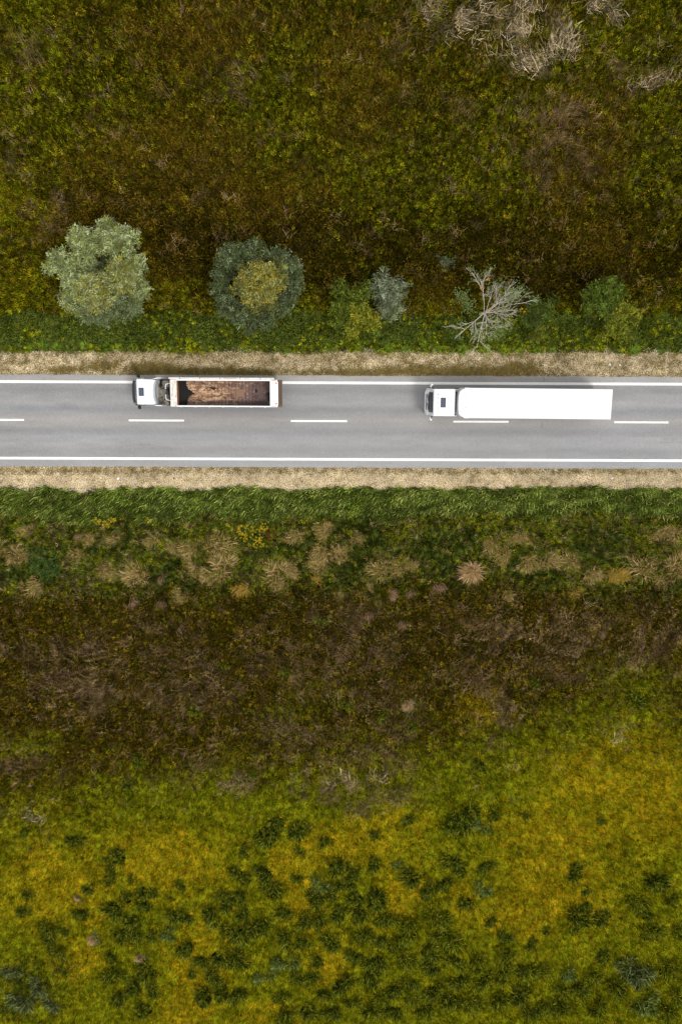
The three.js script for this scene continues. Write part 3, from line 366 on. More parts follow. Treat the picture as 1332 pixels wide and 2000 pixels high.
tree('willow_tree', 'broad pale silver green willow tree, largest and leftmost beside the verge', 'tree', [205, 548], [
  [172, 478, 5.2, 1.50], [235, 470, 5.6, 1.46], [212, 450, 4.4, 0.95], [122, 512, 4.2, 1.16], [100, 522, 3.2, 0.77], [150, 545, 5.4, 1.55], [185, 570, 6.2, 1.63, 'b'], [235, 540, 6.0, 1.38, 'b'], [262, 520, 4.8, 1.20], [272, 565, 4.0, 1.12], [235, 595, 4.8, 1.46, 'c'], [185, 605, 4.4, 1.29, 'c'], [205, 620, 3.4, 0.95, 'c'], [145, 585, 4.2, 1.20], [150, 465, 4.0, 0.86], [262, 600, 3.2, 0.86, 'c'], [215, 505, 3.4, 0.69, 'c'], [195, 528, 3.6, 0.9, 'c'], [205, 480, 4.2, 0.8, 'c'], [170, 515, 4.6, 0.9]], 
  { tones: { a: ['#909c62', '#a4b07a', '#707c3e', '#bec69a', '#888a38'], b: ['#889050', '#968c2c', '#9ca468', '#7c8030', '#b0b488'], c: ['#66724a', '#788458', '#525c2c', '#929c74'] }, sprays: 90, per: 13, len: [0.14, 0.26], w: [0.034, 0.06], loose: 0.55, trunk: 0.3, fork: 1.1, bark: barkGrey, crown: 'loose silver green willow foliage' });
tree('round_tree', 'dusky blue green tree with a yellow green heart above the dump truck', 'tree', [512, 575], [
  [455, 500, 3.8, 1.23], [500, 492, 4.0, 1.07], [545, 505, 3.8, 0.98], [572, 525, 3.4, 0.90], [578, 555, 3.2, 0.90], [435, 535, 3.2, 0.90], [430, 560, 3.0, 0.82], [440, 590, 3.0, 0.90], [465, 615, 3.0, 0.98], [490, 635, 2.6, 0.82], [520, 625, 3.0, 0.90], [550, 600, 3.4, 0.98], [565, 580, 3.2, 0.82], [450, 605, 2.6, 0.82], [540, 535, 4.4, 0.98],
  [485, 545, 6.0, 0.94, 'y'], [520, 535, 6.4, 0.98, 'y'], [515, 570, 6.2, 0.98, 'y'], [490, 578, 5.8, 0.82, 'y'], [535, 560, 5.8, 0.74, 'y'], [505, 525, 5.8, 0.66, 'y'], [470, 562, 5.0, 0.75, 'm'], [528, 590, 5.0, 0.75, 'm'], [548, 545, 5.2, 0.7, 'm'], [500, 598, 4.8, 0.7, 'm'], [478, 528, 5.0, 0.6, 'm'], [542, 520, 4.8, 0.6, 'm']],
  { tones: { a: ['#525f3a', '#626e4a', '#404c28', '#828c6c', '#4a5228'], m: ['#6a6c34', '#7c7a30', '#5a6440', '#8a8a50'], y: ['#968a30', '#8a8436', '#a6902c', '#7c7e3c', '#9aa06a', '#70764c'] }, sprays: 100, per: 12, len: [0.12, 0.2], w: [0.06, 0.09], loose: 0.9, trunk: 0.28, fork: 1.0, bark: barkBrown, crown: 'dense grey green leaves, yellowing in the middle' });
tree('silver_shrub', 'small silvery grey shrub with narrow leaves beside the green bush', 'shrub', [760, 585], [[750, 548, 2.2, 0.9], [775, 560, 2.2, 0.9], [738, 570, 1.9, 0.8], [770, 590, 2.2, 0.9], [750, 600, 1.6, 0.8], [768, 612, 1.2, 0.7], [755, 575, 2.6, 0.8]],
  { tones: { a: ['#74805e', '#8a9474', '#606c4c', '#a4ac90', '#505c3c'] }, sprays: 55, per: 9, len: [0.18, 0.34], w: [0.03, 0.05], loose: 0.6, trunk: 0.1, fork: 0.4, bark: barkGrey });
tree('green_bush', 'loose olive green bush standing left of the silvery shrub', 'bush', [695, 612], [[665, 565, 1.8, 0.9, 'a', 0.7], [700, 580, 2.2, 1.0], [670, 600, 2.2, 1.0], [705, 610, 2.4, 1.0, 'y'], [690, 640, 1.8, 0.9, 'y'], [725, 625, 1.8, 0.9, 'y'], [660, 630, 1.6, 0.8, 'a', 0.7], [722, 560, 1.4, 0.7, 'a', 0.6], [690, 655, 1.0, 0.6, 'y']],
  { tones: { a: ['#4d5c1c', '#5a6824', '#43521a', '#687228'], y: ['#6a7020', '#7c7c26', '#5a661e', '#8a8228'] }, sprays: 60, per: 9, len: [0.12, 0.22], w: [0.07, 0.12], loose: 1.1, trunk: 0.08, fork: 0.3, bark: barkBrown });
tree('dark_bush', 'small dark green bush just right of the bare branched tree', 'bush', [1050, 630], [[1040, 595, 1.3, 0.8], [1060, 610, 1.5, 0.9], [1035, 625, 1.2, 0.8], [1050, 650, 1.2, 0.8, 'y'], [1075, 590, 1.2, 0.7, 'a', 0.7], [1040, 665, 0.8, 0.5, 'y']],
  { tones: { a: ['#3c4c1c', '#465624', '#33421a', '#54642c'], y: ['#5a6420', '#6c6c24', '#465222'] }, sprays: 60, per: 9, len: [0.1, 0.2], w: [0.06, 0.1], loose: 1.1, trunk: 0.07, fork: 0.3, bark: barkBrown });
tree('spreading_bush', 'wide olive green bush, rightmost in the row beside the verge', 'bush', [1190, 612], [[1165, 570, 2.4, 1.0], [1190, 560, 2.4, 1.0], [1205, 575, 2.0, 0.9], [1150, 590, 2.0, 0.9], [1180, 600, 2.6, 1.1], [1215, 605, 2.0, 1.0, 'y'], [1200, 635, 1.8, 1.0, 'y'], [1180, 655, 1.2, 0.8, 'y'], [1235, 620, 1.4, 0.8, 'y'], [1150, 625, 1.2, 0.7, 'a', 0.6], [1220, 655, 1.0, 0.7, 'y', 0.7]],
  { tones: { a: ['#4a5a1e', '#556624', '#3e4e1a', '#62702a'], y: ['#646c1e', '#767824', '#58641e', '#84802a'] }, sprays: 60, per: 9, len: [0.12, 0.22], w: [0.07, 0.11], loose: 1.1, trunk: 0.09, fork: 0.3, bark: barkBrown });
tree('silver_sapling', 'tiny silvery sapling standing alone in the dark field', 'sapling', [868, 516], [[862, 508, 0.9, 0.4], [874, 514, 0.9, 0.42], [866, 520, 0.7, 0.35]], { tones: { a: ['#6e7a5c', '#848e70', '#58644a'] }, sprays: 60, per: 7, len: [0.18, 0.36], w: [0.03, 0.05], loose: 0.6, trunk: 0.03, fork: 0.2, bark: barkGrey });
tree('ditch_shrub', 'low dark green shrub at the left of the ditch', 'shrub', [86, 1096], [[75, 1085, 0.7, 0.8], [100, 1092, 0.8, 0.8], [85, 1110, 0.6, 0.8], [65, 1105, 0.5, 0.6], [110, 1110, 0.4, 0.6], [95, 1125, 0.3, 0.5]], { tones: { a: ['#35501e', '#2c4419', '#42602a', '#4c5c20'] }, sprays: 36, per: 8, len: [0.1, 0.2], w: [0.06, 0.1], loose: 1.1, trunk: 0.05, fork: 0.2, bark: barkBrown });
// flowering plants at the foot of the reed bank
function flowerPlant(label, spots, flowers) {
  const f = at(...spots[0]), y0 = heightAt(f.x, f.z), g = thing('goldenrod_plant', label, 'flower', [f.x, y0, f.z], 0, 'yellow flowers in the ditch'); const leaves = [], bl = [];
  const gc = ['#2f4416', '#3b5220', '#4a5c22'].map(C), yc = ['#b89c18', '#a89018', '#c4a628'].map(C);
  for (const [px, py, r] of spots) { const c = at(px, py); for (let k = 0; k < 260 * r; k++) { const a = rr(0, 6.283), d = r * Math.sqrt(rnd()); leaf(leaves, V(c.x - f.x + Math.cos(a) * d, rr(0.1, 0.65), c.z - f.z + Math.sin(a) * d), V(rr(-1, 1), rr(-0.2, 0.6), rr(-1, 1)).normalize(), rr(0.1, 0.2), rr(0.03, 0.06), pick(gc)); }
    for (let k = 0; k < flowers * r; k++) { const a = rr(0, 6.283), d = r * Math.sqrt(rnd()), q = V(c.x - f.x + Math.cos(a) * d, rr(0.65, 0.85), c.z - f.z + Math.sin(a) * d); for (let j = 0; j < 7; j++) leaf(bl, q.clone().add(V(rr(-0.07, 0.07), rr(-0.03, 0.03), rr(-0.07, 0.07))), V(rr(-1, 1), rr(0, 0.5), rr(-1, 1)).normalize(), rr(0.05, 0.09), rr(0.04, 0.06), pick(yc)); } }
  part('leaves', leafGeoFrom(leaves), leafMat(), g); part('blossom', leafGeoFrom(bl), leafMat(), g);
}
flowerPlant('yellow flowering plant beside a brown seeding dock in the ditch', [[490, 1045, 1.0], [475, 1035, 0.6], [505, 1060, 0.6], [515, 1030, 0.4]], 42);
flowerPlant('small streak of yellow flowers at the foot of the reed bank', [[207, 1020, 0.55], [190, 1018, 0.4], [220, 1014, 0.35]], 36);
flowerPlant('few yellow flowers left of the large flowering plant', [[292, 1020, 0.4], [442, 1030, 0.35]], 16);
{ const f = at(526, 1048), y0 = heightAt(f.x, f.z), g = thing('dock_plant', 'rust brown seeding dock plant beside the yellow flowers', 'plant', [f.x, y0, f.z]); const L = [], cc = ['#5c3a1c', '#6e4724', '#4c3016'].map(C), st = []; for (let s = 0; s < 14; s++) { const a = rr(0, 6.283), d = 0.6 * Math.sqrt(rnd()), b = V(Math.cos(a) * d, 0, Math.sin(a) * d), t = b.clone().add(V(rr(-0.2, 0.2), rr(0.7, 1.1), rr(-0.2, 0.2))); st.push(limb(b, t, 0.012, 0.006, 0.05, 3)); for (let k = 0; k < 34; k++) leaf(L, b.clone().lerp(t, rr(0.4, 1)).add(V(rr(-0.06, 0.06), 0, rr(-0.06, 0.06))), V(rr(-1, 1), rr(-0.2, 0.5), rr(-1, 1)).normalize(), rr(0.05, 0.11), rr(0.04, 0.06), pick(cc)); } part('stems', st, barkBrown, g); part('seed_heads', leafGeoFrom(L), leafMat(), g).userData.kind = 'stuff'; }
// the bare branched tree
{
  const f = at(940, 612), y0 = heightAt(f.x, f.z), g = thing('bare_tree', 'half dead tree with bare pale grey branches and few green leaves', 'tree', [f.x, y0, f.z]);
  const wood = [], leaves = [], green = ['#5c6c3c', '#6c7c4c', '#4c5c30', '#748450'].map(C), yel = ['#c08a1c', '#b47c14'].map(C);
  const top = V(0.05, 2.2, 0.05); wood.push(limb(V(0, -0.2, 0), top, 0.15, 0.11, 0.03));
  const grow = (a, b, r, depth, lf) => {
    const d = b.clone().sub(a), L = d.length(); wood.push(limb(a, b, r, r * 0.45, 0.1, depth > 1 ? 6 : 3)); if (depth === 0) { if (rnd() < lf) for (let k = 0; k < 7; k++) leaf(leaves, b.clone().add(V(rr(-0.3, 0.3), rr(-0.2, 0.2), rr(-0.3, 0.3))), V(rr(-1, 1), rr(-0.3, 0.5), rr(-1, 1)).normalize(), rr(0.1, 0.18), rr(0.06, 0.1), pick(green)); return; }
    const n = depth === 3 ? 5 : depth === 2 ? 4 : 3; for (let k = 0; k < n; k++) { const t = rr(0.3, 0.95), s = a.clone().lerp(b, t), dd = d.clone().normalize().add(V(rr(-0.7, 0.7), rr(-0.25, 0.45), rr(-0.7, 0.7))).normalize().multiplyScalar(L * rr(0.3, 0.55)); grow(s, s.clone().add(dd), Math.max(r * 0.55, 0.007), depth - 1, lf); }
  };
  for (const [px, py, h, lf] of [[938, 546, 4.0, 0.35], [968, 553, 3.6, 0.2], [1006, 563, 4.2, 0.7], [1014, 592, 3.8, 0.4], [996, 618, 3.4, 0.2], [990, 580, 4.4, 0.3], [970, 645, 3.0, 0.3], [948, 655, 3.2, 0.2], [931, 680, 2.4, 0.2], [897, 652, 2.8, 0.4], [955, 634, 3.6, 0.1], [980, 606, 4.4, 0.1], [975, 588, 4.2, 0.1]]) { const c = at(px, py, h); grow(top.clone().add(V(rr(-0.1, 0.1), rr(-0.6, 0), rr(-0.1, 0.1))), V(c.x - f.x, h - y0, c.z - f.z), rr(0.024, 0.042), 3, lf * 0.6); }
  for (const [px, py, h] of [[950, 545, 4], [1022, 605, 3.7], [942, 560, 3.9]]) { const c = at(px, py, h); for (let k = 0; k < 8; k++) leaf(leaves, V(c.x - f.x + rr(-0.2, 0.2), h - y0 + rr(-0.1, 0.1), c.z - f.z + rr(-0.2, 0.2)), V(rr(-1, 1), rr(-0.2, 0.4), rr(-1, 1)).normalize(), 0.14, 0.09, pick(yel)); }
  for (const [px, py, h, R] of [[902, 578, 1.4, 0.8], [975, 650, 1.0, 0.7], [915, 600, 1.0, 0.7], [1005, 572, 2.8, 0.5], [930, 650, 0.9, 0.5]]) { const c = at(px, py, h); for (let k = 0; k < 300 * R * R; k++) { const d = V(rr(-1, 1), rr(-0.7, 0.7), rr(-1, 1)).multiplyScalar(R * Math.cbrt(rnd())); leaf(leaves, V(c.x - f.x, h - y0, c.z - f.z).add(d), V(rr(-1, 1), rr(-0.3, 0.5), rr(-1, 1)).normalize(), rr(0.1, 0.18), rr(0.06, 0.1), pick(green)); } }
  part('trunk', wood, std('#d6ccbe', 0.9), g); part('crown', leafGeoFrom(leaves), leafMat(), g).userData.label = 'sparse grey green leaves with a few yellow ones';
}

// ---------------------------------------------------------------- trucks (front towards -x)
const white = new THREE.MeshPhysicalMaterial({ color: C('#e9ebec'), roughness: 0.38, clearcoat: 0.5, clearcoatRoughness: 0.2 });
const whiteDull = std('#dcdcd8', 0.6), black = std('#151619', 0.55), rubber = std('#1b1b1c', 0.9), steel = std('#8b8d90', 0.45, 0.8), darkSteel = std('#2a2a2c', 0.6, 0.4), dust = std('#8e867a', 0.9), glass = new THREE.MeshPhysicalMaterial({ color: C('#0c1622'), roughness: 0.12, specularIntensity: 0.6 }), hatchGlass = new THREE.MeshPhysicalMaterial({ color: C('#2b3d55'), roughness: 0.12, clearcoat: 1 }), amber = std('#e8920c', 0.35), red = std('#8c1a12', 0.4), rustEdge = std('#6a4320', 0.9);
function wheels(g, xs, zc, half, dual) {
  for (const x of xs) for (const s of [-1, 1]) {
    const w = new THREE.Group(); w.name = 'wheel'; g.add(w); const z = zc + s * (half - (dual ? 0.3 : 0.17)), t = dual ? 0.29 : 0.16;
    part('tyre', [new THREE.TorusGeometry(0.36, 0.14, 10, 28).scale(1, 1, t / 0.14).translate(x, 0.5, z)], rubber, w);
    part('rim', [cylZ(x, 0.5, z - t * 0.8, z + t * 0.8, 0.29), cylZ(x, 0.5, z - t * 0.92, z + t * 0.92, 0.1)], steel, w);
  }
}
const mirror = (g, x, z, s, y, m) => { const o = part('mirror', [new RoundedBoxGeometry(0.17, 0.5, 0.3, 2, 0.05).rotateY(0.35 * s).translate(x - 0.02, y, z + s * 0.3)], m, g); part('arm', [tube([[x + 0.12, y + 0.28, z], [x + 0.02, y + 0.3, z + s * 0.2], [x - 0.02, y + 0.27, z + s * 0.3]], 0.03, 8, 6), tube([[x + 0.12, y - 0.2, z], [x - 0.02, y - 0.2, z + s * 0.3]], 0.03, 6, 6)], darkSteel, o); };
// white box truck
{
  const Z = at(1044, 789, 4).z - 0.03, X = 15.5, g = thing('box_truck', 'white articulated box truck with a plain closed white trailer', 'truck', [X, 0, Z], -0.006);
  const L = v => v - X; // plan metres along the road to the truck's own axis
  // trailer
  const hw = 1.275, f = L(10.05), r = L(23.22), pts = [];
  for (let k = 0; k <= 16; k++) { const t = -1 + 2 * k / 16; pts.push([f + 0.16 * Math.pow(Math.abs(t), 2.4) + (Math.abs(t) > 0.72 ? 0.42 * Math.pow((Math.abs(t) - 0.72) / 0.28, 2) : 0), t * hw]); }
  pts.push([r, hw], [r, -hw]);
  const trailer = part('trailer_body', planPrism(pts, 1.15, 3.98, 0.03), white, g);
  part('roof_rail', [box(f + 0.6, r + 0.01, 3.96, 4.01, -hw - 0.012, -hw + 0.05, 0.01), box(f + 0.6, r + 0.01, 3.96, 4.01, hw - 0.05, hw + 0.012, 0.01)], whiteDull, trailer);
  for (const s of [-1, 1]) part('roof_corner_cap', [box(f + 0.52, f + 0.95, 3.7, 4.0, s > 0 ? hw - 0.1 : -hw - 0.035, s > 0 ? hw + 0.035 : -hw + 0.1, 0.03)], white, trailer);
  for (const s of [-0.75, 0.4]) part('roof_stain', [new THREE.CircleGeometry(0.09, 14).rotateX(-Math.PI / 2).scale(1, 1, 0.8).translate(f + 0.62, 3.984, s)], std('#cfc3b6', 0.8), trailer);
  for (const s of [-1, 1]) { const d = part('rear_door', [box(r + 0.002, r + 0.045, 1.2, 3.9, s > 0 ? 0.02 : -1.22, s > 0 ? 1.22 : -0.02, 0.01)], whiteDull, trailer); part('lock_rod', [new THREE.CylinderGeometry(0.02, 0.02, 2.6, 8).translate(r + 0.07, 2.5, s * 0.35)], steel, d); }
  part('tail_light', [box(r + 0.005, r + 0.06, 1.02, 1.14, -1.2, -0.8, 0.02), box(r + 0.005, r + 0.06, 1.02, 1.14, 0.8, 1.2, 0.02)], red, g);
  part('chassis', [box(f + 0.5, r - 0.1, 0.85, 1.14, -0.55, -0.4), box(f + 0.5, r - 0.1, 0.85, 1.14, 0.4, 0.55), box(L(7.95), L(13.2), 0.68, 0.92, -0.5, -0.36), box(L(7.95), L(13.2), 0.68, 0.92, 0.36, 0.5), cylX(L(10.2), L(11.2), 0.62, -0.92, 0.3, 18), cylX(L(10.2), L(11.2), 0.62, 0.92, 0.3, 18), box(L(9.8), L(10.0), 0.9, 1.0, -1.0, 1.0), box(L(11.3), L(12.2), 0.92, 1.1, -0.4, 0.4, 0.03)], darkSteel, g);
  part('side_skirt', [box(L(13.2), L(18.6), 0.5, 1.13, -hw + 0.02, -hw + 0.06), box(L(13.2), L(18.6), 0.5, 1.13, hw - 0.06, hw - 0.02)], whiteDull, g);
  wheels(g, [L(8.75)], 0, 1.2, false); wheels(g, [L(12.3)], 0, 1.22, true); wheels(g, [L(19.2), L(20.5), L(21.8)], 0, 1.22, false);
  // hoses and rack behind the cab
  for (const [z, c] of [[-0.35, red], [-0.1, black], [0.12, steel], [0.4, black]]) part('air_hose', [tube([[L(9.86), 1.5, z], [L(9.95), 1.9, z + 0.1], [L(10.02), 1.5, z + 0.2], [L(10.06), 2.0, z + 0.1]], 0.035, 14, 6)], c, g);
  part('exhaust_stack', [new THREE.CylinderGeometry(0.09, 0.09, 1.6, 12).translate(L(9.98), 1.7, -0.85), box(L(9.87), L(10.02), 1.0, 1.9, 0.55, 0.95, 0.03)], darkSteel, g);
  // cab
  const cf = L(7.7), cb = L(9.84), cw = 1.17;
  const side = new THREE.Shape([[cf + 0.02, 0.45], [cf, 1.0], [cf + 0.03, 1.75], [cf + 0.2, 3.2], [cf + 0.32, 3.42], [cf + 0.7, 3.5], [cb - 0.1, 3.52], [cb, 3.4], [cb, 0.75], [cf + 1.75, 0.75], [cf + 1.6, 1.1], [cf + 0.75, 1.1], [cf + 0.55, 0.75], [cf + 0.5, 0.45]].map(p => new THREE.Vector2(...p)));
  const cab = part('cab', new THREE.ExtrudeGeometry(side, { depth: 2 * cw - 0.16, bevelEnabled: true, bevelSize: 0.06, bevelThickness: 0.08, bevelOffset: -0.06, bevelSegments: 4 }).translate(0, 0, -cw + 0.08), white, g);
    const ws = planPrism((() => { const q = [], n = 12; for (let k = 0; k <= n; k++) { const t = -1 + 2 * k / n; q.push([cf - 0.03 + 0.12 * Math.pow(Math.abs(t), 3), t * (cw - 0.07)]); } return [...q, [cf + 0.4, cw - 0.07], [cf + 0.4, -cw + 0.07]]; })(), 1.84, 3.3); { const p = ws.attributes.position; for (let k = 0; k < p.count; k++) p.setX(k, p.getX(k) + (p.getY(k) - 1.84) * 0.125); ws.computeVertexNormals(); }
  part('windscreen', ws, glass, cab);
  part('wiper', [tube([[cf - 0.09, 1.84, -0.7], [cf - 0.04, 2.1, -0.1]], 0.02, 6, 5), tube([[cf - 0.09, 1.84, 0.1], [cf - 0.04, 2.1, 0.7]], 0.02, 6, 5)], black, cab);
  part('bonnet_panel', [box(cf - 0.1, cf + 0.1, 1.1, 1.8, -1.08, 1.08, 0.06)], white, cab);
  part('grille', [0, 1, 2, 3].map(k => box(cf - 0.125, cf - 0.08, 1.15 + k * 0.14, 1.22 + k * 0.14, -0.7, 0.7, 0.015)), darkSteel, cab);
  part('bumper', [planPrism([[cf - 0.2, -0.8], [cf - 0.2, 0.8], [cf - 0.02, 1.18], [cf + 0.5, 1.2], [cf + 0.5, -1.2], [cf - 0.02, -1.18]], 0.4, 1.06, 0.05)], white, cab);
  for (const s of [-1, 1]) part('headlight', [new RoundedBoxGeometry(0.14, 0.2, 0.42, 2, 0.05).rotateY(0.28 * s).translate(cf - 0.12, 0.82, s * 0.86)], new THREE.MeshPhysicalMaterial({ color: C('#cdd4da'), roughness: 0.1, clearcoat: 1 }), cab);
  const hatch = part('roof_hatch', [box(L(8.6), L(9.02), 3.5, 3.58, -0.41, 0.41, 0.03)], black, cab); part('hatch_glass', [box(L(8.64), L(8.96), 3.575, 3.59, -0.35, 0.35)], hatchGlass, hatch);
  for (const z of [-0.68, -0.39, 0.03, 0.47, 0.75]) part('marker_light', [new THREE.SphereGeometry(0.04, 10, 6).scale(1.2, 0.7, 0.8).translate(L(8.36), 3.52, z)], Math.abs(z) < 0.1 || z > 0.7 ? steel : black, cab);
  for (const s of [-1, 1]) part('side_deflector', [box(cb - 0.02, cb + 0.2, 1.1, 3.35, s > 0 ? cw - 0.06 : -cw + 0.0, s > 0 ? cw - 0.0 : -cw + 0.06, 0.02)], whiteDull, cab);
  for (const s of [-1, 1]) part('door_window', [box(cf + 0.45, cf + 1.3, 1.9, 2.75, s > 0 ? cw - 0.01 : -cw - 0.012, s > 0 ? cw + 0.012 : -cw + 0.01, 0.01)], glass, cab);
  part('mudguard', [cylZ(L(12.3), 0.55, -1.2, -0.65, 0.6, 24), cylZ(L(12.3), 0.55, 0.65, 1.2, 0.6, 24)], black, g).scale.set(1, 1, 1);
  for (const s of [-1, 1]) mirror(cab, cf + 0.18, s * (cw - 0.02), s, 2.55, white);
}
// dump truck
{
  const Z = at(450, 768, 2.6).z, X = -11.4, g = thing('dump_truck', 'white tipper truck with an open rusty empty load bed', 'truck', [X, 0, Z], -0.002);
  const L = (px, h = 2.6) => at(px, 768, h).x - X;
  const zz = (py, h = 2.6) => at(440, py, h).z - Z;
  const f = L(333), r = L(528.5), n0 = zz(741.2), s0 = zz(794.6), T = 2.6, B = 1.25;
  // stained floor of the bed: bare worn sheet, rust, soot and tar with ragged outlines
  const FW = 1024, FH = 256, k = FW / 9; // pixels per metre of floor
  const floorTex = dataTex(FW, FH, (i, j) => {
    const x = i / FW, y = 1 - j / FH; const n1 = fbm(i * 0.02, j * 0.035, 4), n2 = fbm(i * 0.006 + 40, j * 0.06, 4), n3 = fbm(i * 0.05 + 9, j * 0.05, 3), n4 = fbm(i * 0.16, j * 0.16, 2);
    const s1 = fbm(i * 0.008, j * 0.11, 4), s2 = fbm(i * 0.07, j * 0.02 + 30, 3); let c = [176, 136, 104]; const mix = (q, t) => { t = clamp(t); c = c.map((v, m) => v + (q[m] - v) * t); };
    mix([222, 184, 142], smooth(0.5, 0.66, n2) * smooth(0.72, 0.3, x)); mix([98, 70, 58], smooth(0.5, 0.66, s1) * 0.75 * smooth(0.6, 0.3, x)); mix([92, 68, 62], smooth(0.5, 0.62, s2) * 0.7 * smooth(0.25, 0.5, x)); mix([228, 192, 150], smooth(0.58, 0.7, s1 * 0.6 + n3 * 0.4) * smooth(0.6, 0.2, x)); mix([96, 66, 54], smooth(0.56, 0.66, n1) * 0.5); mix([104, 92, 96], smooth(0.4, 0.75, x) * smooth(0.4, 0.6, n3) * 0.9); mix([72, 62, 66], smooth(0.62, 0.85, x) * 0.6 + smooth(0.74, 0.9, y) * 0.55);
    mix([60, 40, 34], smooth(0.62, 0.7, n4) * 0.6); mix([176, 132, 98], smooth(0.6, 0.75, n4) * 0.35);
    const seam = (Math.abs(((i / k) % 0.31) - 0.15) < 0.022) ? 0.75 : 0; mix([62, 44, 38], seam * smooth(0.35, 0.6, n1 + 0.12) * smooth(0.15, 0.4, x)); mix([232, 200, 160], smooth(0.6, 0.72, fbm(i * 0.012 + 80, j * 0.05 + 7, 4)) * 0.7 * smooth(0.75, 0.4, x)); mix([70, 52, 50], smooth(0.6, 0.72, fbm(i * 0.025 + 180, j * 0.04 + 70, 4)) * 0.7);
    const long = Math.abs(((j / k) % 0.42) - 0.2) < 0.011 ? 0.45 : 0; mix([62, 44, 36], long * smooth(0.4, 0.6, n3 + 0.1));
    // tar puddles
    const hole = (cx, cy, rx, ry, w) => { const d = Math.hypot((x - cx) / rx, (y - cy) / ry) + w * (n4 - 0.5) * 1.4; if (d < 1) mix([24, 20, 18], 0.97); };
    hole(0.905, 0.63, 0.014, 0.2, 0.6); hole(0.89, 0.52, 0.016, 0.04, 0.8); hole(0.775, 0.42, 0.013, 0.085, 0.2); hole(0.345, 0.33, 0.022, 0.05, 1.0); hole(0.33, 0.3, 0.012, 0.035, 0.8);
    return c;
  });
  const floorMat = new THREE.MeshStandardMaterial({ map: floorTex, bumpMap: floorTex, bumpScale: 0.01, roughness: 0.85 });
  const wallTex = dataTex(512, 128, (i, j) => { const n = fbm(i * 0.03, j * 0.05, 4), m = fbm(i * 0.12 + 5, j * 0.02, 3); let v = [88, 66, 52]; const t = smooth(0.5, 0.7, n), u = smooth(0.55, 0.7, m); return v.map((q, w) => q + ([128, 88, 58][w] - q) * t * 0.8 + ([26, 20, 18][w] - q) * u * 0.7 + 18 * (hash2(i, j) - 0.5)); });
  const wallIn = new THREE.MeshStandardMaterial({ map: wallTex, roughness: 0.9 });
  const dirtyTex = dataTex(256, 256, (i, j) => { const n = fbm(i * 0.03, j * 0.03, 4), m = fbm(i * 0.1 + 9, j * 0.1, 3); const t = smooth(0.5, 0.72, n) * 0.6 + smooth(0.6, 0.7, m) * 0.4; return [222 - 60 * t, 218 - 70 * t, 212 - 84 * t]; });
  const dirtyWhite = new THREE.MeshStandardMaterial({ map: dirtyTex, roughness: 0.7 });
  const bed = new THREE.Group(); bed.name = 'load_bed'; g.add(bed);
  const fl = new THREE.BoxGeometry(r - f + 0.15, 0.08, s0 - n0 - 0.12); part('floor', fl.translate((f + r) / 2 + 0.53, B - 0.04, (n0 + s0) / 2), floorMat, bed);
  const hatchX = [L(461, 1.3), L(478, 1.3)], hatchZ = [zz(760, 1.3), zz(775, 1.3)];
  part('patch_plate', [box(hatchX[0], hatchX[1], B, B + 0.03, hatchZ[0], hatchZ[1], 0.008)], std('#8a6a58', 0.85), bed);
  for (const s of [0, 1]) { const z0 = s ? s0 - 0.06 : n0, z1 = s ? s0 : n0 + 0.06;
    part('side_wall', [box(f + 0.1, r, 1.0, T - 0.06, z0, z1)], dirtyWhite, bed); const zi = s ? z0 - 0.012 : z1 + 0.001; part('wall_lining', new THREE.PlaneGeometry(r - f - 0.6, T - 0.1 - B, 1, 1).rotateY(s ? Math.PI : 0).translate((f + r) / 2 + 0.2, (T - 0.1 + B) / 2, s ? z0 - 0.003 : z1 + 0.003), wallIn, bed);
    part('top_rail', [box(f, r, T - 0.06, T, s ? s0 - 0.11 : n0 - 0.01, s ? s0 + 0.01 : n0 + 0.11, 0.02)], white, bed);
    for (let q = 0; q < 7; q++) { const x = f + 0.9 + q * (r - f - 1.4) / 6; part('stake', [box(x - 0.05, x + 0.05, 1.0, T - 0.07, s ? s0 : n0 - 0.06, s ? s0 + 0.06 : n0, 0.015)], dirtyWhite, bed); } 
    for (const q of [0.35, 0.68]) { const x = f + q * (r - f); part('tarp_hook', [box(x - 0.03, x + 0.03, T, T + 0.05, s ? s0 - 0.04 : n0 - 0.02, s ? s0 + 0.02 : n0 + 0.04)], whiteDull, bed); } }
  const hb = L(346); part('headboard', [box(f, hb, T - 0.1, T + 0.02, n0 - 0.005, s0 + 0.005, 0.03)], dirtyWhite, bed);
  part('headboard_lip', [planPrism([[hb - 0.02, n0 + 0.12], [hb + 0.1, n0 + 0.16], [hb + 0.16, (n0 + s0) / 2], [hb + 0.1, s0 - 0.16], [hb - 0.02, s0 - 0.12]], T - 0.14, T - 0.05)], rustEdge, bed);
  part('front_wall', [box(f + 0.02, f + 0.1, 1.0, T - 0.1, n0 + 0.02, s0 - 0.02), box(hb - 0.05, hb, B, T - 0.12, n0 + 0.08, s0 - 0.08)], wallIn, bed);
  { const pl = new THREE.PlaneGeometry(1.9, s0 - n0 - 0.2, 48, 48).rotateX(-Math.PI / 2), p = pl.attributes.position; for (let q = 0; q < p.count; q++) { const x = p.getX(q) + 0.95, z = p.getZ(q), reach = 0.62 + 0.62 * Math.exp(-Math.pow((z - 0.05) / 0.3, 2)) + 0.5 * (fbm(z * 3 + 5, x * 2, 3) - 0.5); p.setY(q, 0.5 * (1 - x / reach) + 0.1 * (fbm(x * 6, z * 6, 3) - 0.5)); } pl.computeVertexNormals(); part('asphalt_residue', pl.translate(hb + 0.95, B + 0.005, (n0 + s0) / 2), std('#1b1917', 0.95), bed); }
